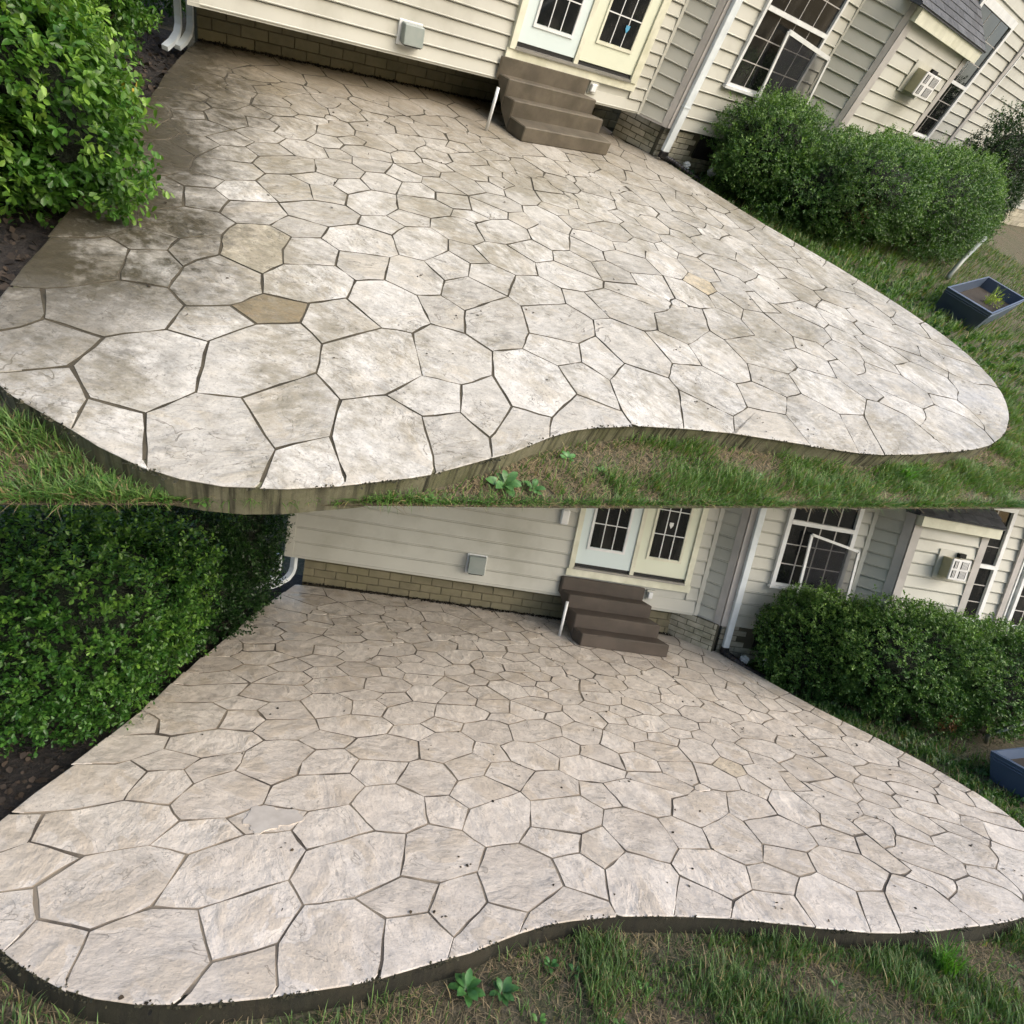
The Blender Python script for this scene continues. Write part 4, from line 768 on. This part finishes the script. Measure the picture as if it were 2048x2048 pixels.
def inpoly(p, P):
    c = False; x, y = p
    for i in range(len(P)):
        a, b = P[i], P[i - 1]
        if (a[1] > y) != (b[1] > y) and x < (b[0] - a[0]) * (y - a[1]) / (b[1] - a[1]) + a[0]: c = not c
    return c
def wob(x, y, s=1.3): return .5 + .25 * math.sin(x * 3.1 * s + 1.3) + .25 * math.sin(y * 4.3 * s + x * 1.7 * s)

def place_scene(S, F, mapf, W):
    frame(F)
    up = W == 'upper'; th = .17 if up else .15
    where = 'in the upper view' if up else 'in the lower view'
    # ground
    if up:
        G = [(-1.05, 2.52), (-.47, 2.31), (-.24, 2.235), (.25, 2.07), (.7, 1.915), (1.4, 1.68), (2.09, 1.435), (3., 1.12), (4.01, .785), (5.8, .17), (7.84, -.515), (9.6, -1.10), (12., -1.6), (22, -1.6), (47, 2), (47, 11.5), (-.6, 11.5), (-1.4, 6)]
        g = MB().prism(G, -th - .008, -th).build('lawn', M['soil'])
        tag(g, 'bare soil and thin lawn around the stained patio', 'lawn', kind='structure')
        bed = MB().prism([(-.9, 3.0), (-.10, 3.0), (.04, 3.6), (.25, 4.06), (.5, 4.55), (.7, 4.95), (1.0, 5.62), (1.44, 6.48), (1.84, 7.31), (2.25, 8.05), (2.2, 8.6), (-.3, 8.6), (-1.1, 6)], -th + .004, -th + .06).build('mulch_bed', M['mulch'])
        tag(bed, 'dark mulch bed under the hedge of the stained patio', 'bed', kind='structure')
    else:
        g = MB().prism([(-60, -40), (70, -40), (70, 80), (-60, 80)], -th - .3, -th).build('lawn', M['soil'])
        tag(g, 'bare soil and thin lawn around the cleaned patio', 'lawn', kind='structure')
        bed = MB().prism([(-4.6, 2.9), (-2.3, 2.9), (-2.32, 3.4), (-2.3, 3.81), (-2.24, 4.29), (-2.2, 4.68), (-2.16, 5.33), (-2.06, 6.19), (-1.98, 7.03), (-1.85, 7.9), (-1.7, 8.5), (-4.6, 8.5)], -th + .004, -th + .06).build('mulch_bed', M['mulch'])
        tag(bed, 'dark mulch bed under the hedge of the cleaned patio', 'bed', kind='structure')
    # patio
    if up:
        po, out = patio('stamped concrete patio stained with grey grime and brown mildew', mapf, th,
                    ((.615, .60, .565), (.52, .495, .445), (-1.2, -.2, 2.5, 6.0, 9.0), False), M['curb_dry'], M['bed_dry'],
                    {46: (.46, .36, .22, 1), 206: (1.0, .88, .66, 1), 20: (.92, .88, .76, 1)}, .0036)
    else:
        po, out = patio('stamped concrete patio washed clean to a pale beige', mapf, th,
                    ((.72, .66, .59), (.62, .555, .485), None, True), M['curb_dark'], M['bed_wet'],
                    {206: (1.0, .95, .83, 1)}, .0034)
    house(S, 'cream sided house with painted brick base beside the ' + ('stained patio' if up else 'cleaned patio'))
    steps(S, 'dry brown concrete steps up to the patio door' if up else 'dark damp concrete steps up to the patio door', M['concrete_dry' if up else 'concrete_wet'])
    # prop under the landing
    px_, py_ = (5.47, 6.93) if up else (1.90, 7.33)
    o = MB().tube([(px_, py_, .002), (px_ + .005, py_, .30), (px_ + .01, py_ + .005, .50)], .021, 10).build('white_pole', M['white'], smooth=True)
    tag(o, 'thin white pole propped under the landing of the ' + ('dry brown steps' if up else 'damp dark steps'), 'pole')
    # insect screen leaning against the window wall
    q = S['scr']; yq = S['PB'][1] - .16
    o = thing('insect_screen', 'white framed insect screen leaning at the window above the shrub, ' + where, 'screen', ((q[0][0] + q[1][0]) / 2, yq, q[2][1]))
    P = [Vector((x, yq, z)) for x, z in q]    # TL TR BR BL
    def bar(a, b, w):
        d = (b - a).normalized(); n = Vector((d.z, 0, -d.x)) * w * .5; t = Vector((0, .012, 0))
        return MB().hexa([a - n - t, b - n - t, b + n - t, a + n - t, a - n + t, b - n + t, b + n + t, a + n + t])
    for a, b in ((0, 1), (1, 2), (2, 3), (3, 0)): bar(P[a], P[b], S['sw']).build('frame_bar', M['white'], o)
    MB().add([tuple(p) for p in P], [(0, 1, 2, 3)]).build('mesh_panel', M['screen'], o)
    # black drain hose from the boot
    pts = S['hose']; pp = []
    for i in range(len(pts) - 1):
        for k in range(10):
            t = k / 10; pp.append(tuple(pts[i][j] * (1 - t) + pts[i + 1][j] * t for j in range(3)))
    pp.append(pts[-1])
    o = MB().tube(pp, [.05 if i % 2 else .042 for i in range(len(pp))], 12).build('drain_hose', M['black_pipe'], smooth=False)
    tag(o, 'black corrugated drain hose below the white downpipe, ' + where, 'hose')
    rb = random.Random(9)
    for k, b in enumerate(S['bags']):
        bm = bmesh.new(); bmesh.ops.create_icosphere(bm, subdivisions=3, radius=.07 if k else .06)
        for v in bm.verts: v.co *= rb.uniform(.7, 1.25); v.co.z *= 1.1
        me = bpy.data.meshes.new('plastic_bag'); bm.to_mesh(me); bm.free()
        o = link('plastic_bag', me, M['white'], None, Vector(b)); tag(o, ('crumpled white plastic bag beside the black drain hose, ' if k == 0 else 'crumpled white plastic bag under the edge of the shrub, ') + where, 'bag')
    # shrubs
    for a in S['shrubs']: shrub(*a[0], **a[1])
    for w in S['weeds']: weed(*w)
    # lawn grass along the front
    i0, i1 = S['fi']
    green = ((.07, .15, .03), (.15, .25, .06)) if up else ((.06, .13, .035), (.14, .22, .065))
    f = grass('lawn_grass', 'grass blades along the front edge of the ' + ('stained patio' if up else 'cleaned patio'), edge_samples(out, i0, i1, S['ng'], .015, S['gd'], 4, S['dens']), 5, th, .03, .125, green, width=.0033)
    f = grass('dry_thatch', 'dry straw lying on the soil in front of the ' + ('stained patio' if up else 'cleaned patio'), edge_samples(out, i0, i1, int(S['ng'] * .7), .02, S['gd'], 8, lambda p, s, d: 0 if (up and not inpoly(p, GU_)) else .3 + .7 * wob(p[0] + 2, p[1], 1.9)), 6, th, .012, .035, ((.30, .235, .14), (.17, .125, .075)), lean=3.2, width=.0022, mat='dead')
    j0, j1 = S['ri']
    f = grass('lawn_grass', 'grass between the right edge of the ' + ('stained patio' if up else 'cleaned patio') + ' and the shrubs', edge_samples(out, j0, j1, S['nr'], .02, S['rd'], 14, lambda p, s, d: wob(p[0], p[1]) * (1 if not up or inpoly(p, GU_) else 0)), 15, th, .05, .13 if not up else .2, green, width=.0035 if not up else .006)
    gc = edge_samples(out, j0 + 8, j1, 5000, .03, S['rd'] * .8, 24, lambda p, s, d: wob(p[0] * 2, p[1] * 2) ** 2)
    crumbs('ground_cover', 'low leafy growth on the soil between the boxwoods and the ' + ('stained patio' if up else 'cleaned patio'), gc, ((.02, .055, .012), (.06, .15, .03)), .05 if not up else .08, -th + .015, 25, .9, 'leaf')
    for k, (x, y, n, h, lb) in enumerate(S['tufts']):
        r = np.random.default_rng(40 + k); P = np.c_[x + r.normal(0, .035, n), y + r.normal(0, .035, n), np.full(n, -th)]
        Hh = r.uniform(.5, 1, n) * h; c = np.array((.09, .22, .03)) * r.uniform(.6, 1.5, (n, 1))
        o = blades('grass_tuft', P, Hh, Hh * r.uniform(.3, 1.1, n), np.full(n, .004), c, (x, y, -th), 'grass')
        tag(o, lb, 'grass tuft', 'grass tufts by the slab')
    # planter box
    pl = S['planter']; z0, z1 = -th, pl[4]
    o = thing('planter_box', 'slate blue plastic planter trough on the lawn, ' + where, 'planter', (*pl[0], -th))
    b4 = [Vector((*p, z0)) for p in pl[:4]]; c4 = sum(b4, Vector()) / 4
    t4 = [Vector((c4.x + (p.x - c4.x) * 1.16, c4.y + (p.y - c4.y) * 1.16, z1)) for p in b4]
    i4 = [Vector((c4.x + (p.x - c4.x) * 1.08, c4.y + (p.y - c4.y) * 1.08, z1)) for p in b4]; f4 = [Vector((p.x, p.y, z0 + .22)) for p in i4]
    mb = MB(); mb.add([tuple(p) for p in b4 + t4 + i4 + f4], [(3, 2, 1, 0)] + [(i, (i + 1) % 4, 4 + (i + 1) % 4, 4 + i) for i in range(4)] + [(4 + i, 4 + (i + 1) % 4, 8 + (i + 1) % 4, 8 + i) for i in range(4)] + [(8 + i, 8 + (i + 1) % 4, 12 + (i + 1) % 4, 12 + i) for i in range(4)])
    mb.build('trough', M['planter'], o)
    MB().add([tuple(p) for p in f4], [(0, 1, 2, 3)]).build('soil', M['potting'], o)
    mb = MB()
    for i in range(4):
        a, b = t4[i], t4[(i + 1) % 4]
        for zz in (.05, .085):
            a2 = a.lerp(b4[i], zz / (z1 - z0)); b2 = b.lerp(b4[(i + 1) % 4], zz / (z1 - z0)); mb.tube([a2, b2], .009, 6)
    mb.build('rim_rib', M['planter'], o)
    if up:
        r = np.random.default_rng(3); n = 26; cx, cy = S['pp']
        P = np.c_[cx + r.normal(0, .07, n), cy + r.normal(0, .05, n), np.full(n, z0 + .2)]; Hh = r.uniform(.15, .42, n)
        pl_o = thing('planter_plant', 'pale green shoots growing in the slate blue planter', 'plant', (cx, cy, z0 + .2))
        blades('shoot', P, Hh, Hh * r.uniform(.2, .8, n), np.full(n, .006), np.array((.22, .30, .07)) * r.uniform(.7, 1.2, (n, 1)), (cx, cy, z0 + .2), 'grass', pl_o)
        n = 160; D = r.normal(size=(n, 3)); D[:, 2] = abs(D[:, 2]); Q = np.array((cx + .12, cy - .06, z0 + .24)) + D * np.array((.12, .08, .08)); 
        me = leafmesh('foliage', Q, D, r.uniform(.02, .05, n), np.array((.33, .42, .05)) * r.uniform(.6, 1.2, (n, 1)), r, (cx, cy, z0 + .2)); link('foliage', me, M['leaf'], pl_o, Vector((cx, cy, z0 + .2)))
    o = MB().tube(S['tube'], S['tr'], 10).build('plastic_tube', M['tube'], smooth=True); tag(o, 'grey green plastic tube sloping from the soil beside the planter, ' + where, 'tube')
    return po, out
def crumbs(name, label, pts, col, size, z, seed, flat=.35, mat='dead'):
    """scattered leaf scraps / soil crumbs: little bent flakes"""
    rng = np.random.default_rng(seed); n = len(pts); P = np.c_[np.array(pts), np.full(n, z)]
    D = rng.normal(size=(n, 3)); D[:, 2] = np.abs(D[:, 2]) * flat
    base = (P[:, 0].mean(), P[:, 1].mean(), z)
    c = np.array(col[0]) + (np.array(col[1]) - np.array(col[0])) * rng.uniform(0, 1, (n, 1))
    me = leafmesh(name, P, D, rng.uniform(.5, 1.3, n) * size, c, rng, base, 1.5)
    return tag(link(name, me, M[mat], None, Vector(base)), label, 'litter' if mat == 'dead' else 'ground cover', kind='stuff')
GU_ = [(-.9, 2.48), (-.2, 2.222), (.7, 1.918), (2.09, 1.438), (4.01, .788), (5.8, .174), (7.84, -.51), (9.6, -1.08), (12, -1.5), (22, -1.5), (46.5, 2), (46.5, 9), (-.6, 9)]
def dU(p, s, d):
    if not inpoly(p, GU_): return 0
    k = 1. if p[0] < .75 else (.12 if p[0] < 2.9 else .9)
    return k * max(.05, 1.5 * wob(p[0], p[1] * 1.4, 1.6) - .3)
def dL(p, s, d):
    k = .9 if p[0] > 1.25 else .14
    return k * max(.04, 1.5 * wob(p[0] + 4, p[1] * 1.3, 1.6) - .35)
SU.update(scr=((10.72, 2.13), (12.3, 2.04), (12.55, 1.0), (10.95, .8)), sw=.06, fi=(36, 128), ri=(126, 164), ng=26000, gd=.62, nr=16000, rd=4.5, dens=dU,
    hose=[(9.27, 7.0, .06), (9.5, 6.93, .03), (9.75, 6.75, -.03), (10.05, 6.6, -.09)], bags=[(9.95, 6.93, .0), (10.55, 6.78, .02)],
    planter=((12.82, 2.68), (13.05, 1.99), (15.9, 2.2), (15.7, 2.9), .26), pp=(14.7, 2.4), tube=[(15.6, 3.5, -.1), (16.6, 3.75, .22), (17.8, 4.0, .56)], tr=.05,
    tufts=[(6.25, .38, 70, .2, 'tall bright grass tuft against the front of the stained patio'), (11.35, 1.75, 40, .16, 'grass tuft at the right edge of the stained patio near the planter')],
    weeds=[('broad-leaved weed in the grass at the left front corner of the stained patio', (.16, 2.19, -.17), 9, .075, (.09, .24, .03), 1),
           ('small weed right of the left corner weed before the stained patio', (.34, 2.08, -.17), 6, .05, (.10, .26, .04), 2),
           ('large rosette weed on bare soil before the stained patio', (2.12, 1.58, -.17), 12, .12, (.075, .19, .045), 3),
           ('leafy weed just right of the large rosette before the stained patio', (2.3, 1.5, -.17), 10, .08, (.075, .19, .05), 4),
           ('weed growing against the slab side above the bare soil, upper view', (2.74, 1.66, -.17), 7, .065, (.08, .22, .05), 5),
           ('small seedling alone on the straw before the stained patio', (2.93, 1.47, -.17), 5, .05, (.09, .24, .05), 6),
           ('heart-leaved weed at the right patio edge below the shrub, upper view', (10.45, 5.3, -.17), 8, .13, (.08, .30, .03), 7)],
    shrubs=[(('hedge_shrub', 'bright green small-leaved shrub overhanging the left of the stained patio', 'shrub', (.27, 4.98, .50), (.58, .70, .56), 3400, .062, HEDGE, 11), dict(group='hedge shrubs')),
            (('hedge_shrub', 'shaded shrub behind the bright one beside the stained patio', 'shrub', (1.12, 7.1, .85), (.58, .85, .97), 2400, .055, HEDGE, 12), dict(group='hedge shrubs')),
            (('hedge_shrub', 'farthest hedge shrub at the house corner, upper view', 'shrub', (1.8, 9.3, .6), (.95, .5, .8), 2200, .055, HEDGE, 17), dict(group='hedge shrubs')),
            (('boxwood', 'rounded green boxwood in front of the window, upper view', 'shrub', (11.35, 6.25, .60), (1.35, .66, .76), 6500, .046, BOX, 13), dict(group='boxwoods', mat='leaf_dark', dead=[((11.6, 5.9, .55), .28), ((11.2, 6.1, 1.15), .12)])),
            (('boxwood', 'wide green boxwood in front of the bump-out, upper view', 'shrub', (13.2, 5.25, .66), (2.3, 1.0, .86), 10500, .046, BOX, 14), dict(group='boxwoods', mat='leaf_dark', dead=[((12.2, 4.75, .55), .3)])),
            (('boxwood', 'boxwood with bare lower branches at the right end, upper view', 'shrub', (16.3, 4.9, .74), (2.9, .95, .86), 9500, .05, BOX, 15), dict(group='boxwoods', mat='leaf_dark')),
            (('evergreen', 'dark evergreen at the far right corner of the house, upper view', 'tree', (20.9, 5.6, 1.25), (2.3, .7, 1.6), 4500, .06, DARK, 16), dict(mat='leaf_dark'))])
SL.update(scr=((5.14, 1.97), (5.90, 1.84), (5.95, .9), (5.19, .8)), sw=.036, fi=(36, 130), ri=(128, 164), ng=26000, gd=1.15, nr=9000, rd=1.7, dens=dL,
    hose=[(4.385, 7.44, .05), (4.46, 7.28, .02), (4.6, 7.12, -.03), (4.82, 7.02, -.08)], bags=[(4.66, 7.36, .0), (4.98, 7.3, .02)],
    planter=((6.60, 5.24), (6.76, 4.75), (8.0, 5.1), (7.85, 5.6), .2), pp=(7.3, 5.2), tube=[(7.30, 6.0, -.1), (7.24, 5.95, .02), (7.3, 5.9, .12), (7.75, 5.85, .42)], tr=.022,
    tufts=[(3.82, 2.86, 80, .22, 'tall bright grass tuft in front of the cleaned patio'), (5.95, 4.7, 40, .16, 'grass tuft at the right edge of the cleaned patio near the planter')],
    weeds=[('large rosette weed in the soil before the cleaned patio', (.56, 2.53, -.15), 12, .11, (.06, .17, .04), 21),
           ('leafy weed just right of the large rosette before the cleaned patio', (.76, 2.53, -.15), 11, .085, (.055, .15, .04), 22),
           ('weed growing against the slab side, lower view', (1.06, 2.71, -.15), 8, .06, (.06, .18, .04), 23),
           ('small seedling beside the slab-side weed, lower view', (1.21, 2.68, -.15), 6, .05, (.07, .2, .045), 24),
           ('broad-leaved weed at the right patio edge below the boxwoods, lower view', (5.35, 6.2, -.15), 7, .07, (.05, .18, .03), 25)],
    shrubs=[(('hedge_shrub', 'bright green small-leaved shrub at the left front of the cleaned patio', 'shrub', (-2.9, 4.66, .72), (.92, .92, .86), 6000, .046, HEDGE_SHADE, 31), dict(group='hedge shrubs')),
            (('hedge_shrub', 'dark middle shrub of the hedge beside the cleaned patio', 'shrub', (-2.64, 5.85, .74), (.78, .80, .86), 4000, .044, DARK, 32), dict(group='hedge shrubs')),
            (('hedge_shrub', 'dark shrub at the house end of the hedge beside the cleaned patio', 'shrub', (-2.56, 7.15, .76), (.68, .78, .88), 4000, .044, DARK, 33), dict(group='hedge shrubs')),
            (('boxwood', 'rounded green boxwood in front of the window, lower view', 'shrub', (5.46, 6.96, .56), (.74, .48, .70), 5000, .04, BOX, 34), dict(group='boxwoods', mat='leaf_dark', dead=[((5.75, 6.6, .55), .16)])),
            (('boxwood', 'wide green boxwood in front of the bump-out, lower view', 'shrub', (6.45, 6.5, .62), (1.02, .66, .77), 7000, .04, BOX, 35), dict(group='boxwoods', mat='leaf_dark', dead=[((6.7, 6.0, .1), .16)])),
            (('boxwood', 'boxwood cut off by the right edge of the lower view', 'shrub', (7.7, 6.45, .60), (.95, .66, .74), 5000, .042, BOX, 36), dict(group='boxwoods', mat='leaf_dark'))])
rw = random.Random(12)
for S, nm, spots in ((SU, 'stained', [(3.4, 1.3), (4.4, .98), (5.2, .6), (7.0, .1), (-.02, 2.38), (.5, 1.99), (1.6, 1.63)]), (SL, 'cleaned', [(.2, 2.25), (1.6, 2.6), (2.3, 2.75), (2.9, 2.7), (4.4, 2.9), (-.4, 2.1), (.95, 2.4), (1.4, 2.4)])):
    for k, (x, y) in enumerate(sorted(spots)): S['weeds'].append((('first', 'second', 'third', 'fourth', 'fifth', 'sixth', 'seventh', 'eighth')[k] + ' small green seedling from the left in the grass before the %s patio' % nm, (x, y, -.17 if S is SU else -.15), 6, rw.uniform(.035, .055), (.09, .21, .04), 60 + k, 'weed', 'seedlings before the %s patio' % nm))
place_scene(SU, FU, ident, 'upper')
pl, outl = place_scene(SL, FL, hg, 'lower')
PUD = [(-.962, 3.556), (-.87, 3.652), (-.698, 3.617), (-.557, 3.597), (-.579, 3.506), (-.623, 3.411), (-.781, 3.374), (-.904, 3.343), (-.973, 3.42), (-1.067, 3.468)]
# rain water left standing in the low stones of the washed patio
def puddle(label, pts):
    rng = random.Random(4); P = dens(chaikin(pts, 1), .035); cx = sum(p[0] for p in P) / len(P); cy = sum(p[1] for p in P) / len(P); R = []
    for x, y in P:
        a = math.atan2(y - cy, x - cx); k = .80 + .16 * math.sin(3 * a + .6) + .10 * math.sin(7 * a + 2.) + .05 * math.sin(13 * a) + rng.uniform(-.03, .03)
        R.append((cx + (x - cx) * k, cy + (y - cy) * k))
    o = MB().prism(R, -.004, .0042).build('puddle', M['water']); tag(o, label, 'puddle', kind='stuff')

puddle('shallow puddle with its sheen painted pale in the low stone of the cleaned patio', PUD)

for S, F, mf, nm, sd_ in ((SU, FU, ident, 'stained', 50), (SL, FL, hg, 'cleaned', 51)):
    frame(F); rng = random.Random(sd_)
    k = 2600; x0, x1 = S['bx0'], S['ax1']
    crumbs('wall_debris', 'dark leaf crumbs and moss along the foot of the brick wall by the %s patio' % nm, [(rng.uniform(x0, x1), S['YB'] - .02 - abs(rng.gauss(0, .035))) for _ in range(k)], ((.012, .011, .008), (.05, .04, .025)), .028, .004, sd_)
    pts = []
    while len(pts) < (170 if nm == 'cleaned' else 110):
        p = (rng.uniform(0, 10.5), rng.uniform(.5, 7.6))
        if inpoly(p, OUT): pts.append(mf(p))
    pts += [(p[0] + rng.gauss(0, .05), p[1] + rng.gauss(0, .04)) for p in pts[:25] for _ in range(3)]
    crumbs('leaf_litter', 'small dark leaf scraps scattered over the %s patio' % nm, pts, ((.015, .012, .008), (.07, .05, .03)), .022, .003, sd_ + 7, .15)
    out = [mf(p) for p in OUT]
    crumbs('edge_moss', 'dark moss crumbs along the rim of the %s patio' % nm, [(x + rng.gauss(0, .006), y + rng.gauss(0, .006)) for x, y in edge_samples(out, 36, 150, 1500, .0, .012, sd_, lambda p, s, d: wob(p[0] * 3, p[1] * 3, 2) ** 2)], ((.02, .02, .01), (.06, .055, .03)), .016, -.006, sd_ + 3, .5)

frame(FU); rng = random.Random(77); lip = [(-.2, 2.226), (.7, 1.922), (2.09, 1.442), (4.01, .792), (5.8, .178), (7.84, -.506), (9.0, -.88)]
pts = []
for a, b in zip(lip, lip[1:]):
    n = int(math.hypot(b[0] - a[0], b[1] - a[1]) * 420)
    pts += [(a[0] + (b[0] - a[0]) * t + rng.uniform(0, .02), a[1] + (b[1] - a[1]) * t + rng.uniform(0, .03)) for t in (rng.random() for _ in range(n))]
grass('lawn_grass', 'grass at the near border of the lawn before the stained patio', pts, 78, .175, .05, .12, ((.055, .13, .022), (.10, .20, .04)), lean=1.1, width=.0028)

rng = random.Random(91)
pts = [p for p in ((rng.uniform(10.5, 24), rng.uniform(-.8, 5.2)) for _ in range(26000)) if not inpoly(p, OUT) and inpoly(p, GU_) and rng.random() < .2 + .8 * wob(p[0] * .6, p[1] * .8)]
grass('lawn_grass', 'rough grass around the planter right of the stained patio', pts, 92, .17, .05, .2, ((.05, .11, .025), (.13, .22, .055)), width=.006)
crumbs('mulch_chips', 'dark bark chips on the bed under the hedge of the stained patio', [p for p in ((rng.uniform(-.8, 2.2), rng.uniform(3, 8.4)) for _ in range(5200)) if not inpoly(p, OUT)], ((.015, .011, .008), (.075, .055, .04)), .05, -.112, 93, .4)
frame(FL)
crumbs('mulch_chips', 'dark bark chips on the bed under the hedge of the cleaned patio', [(rng.uniform(-4.2, -2.0), rng.uniform(3, 8.2)) for _ in range(4200)], ((.015, .011, .008), (.075, .055, .04)), .045, -.092, 94, .4)
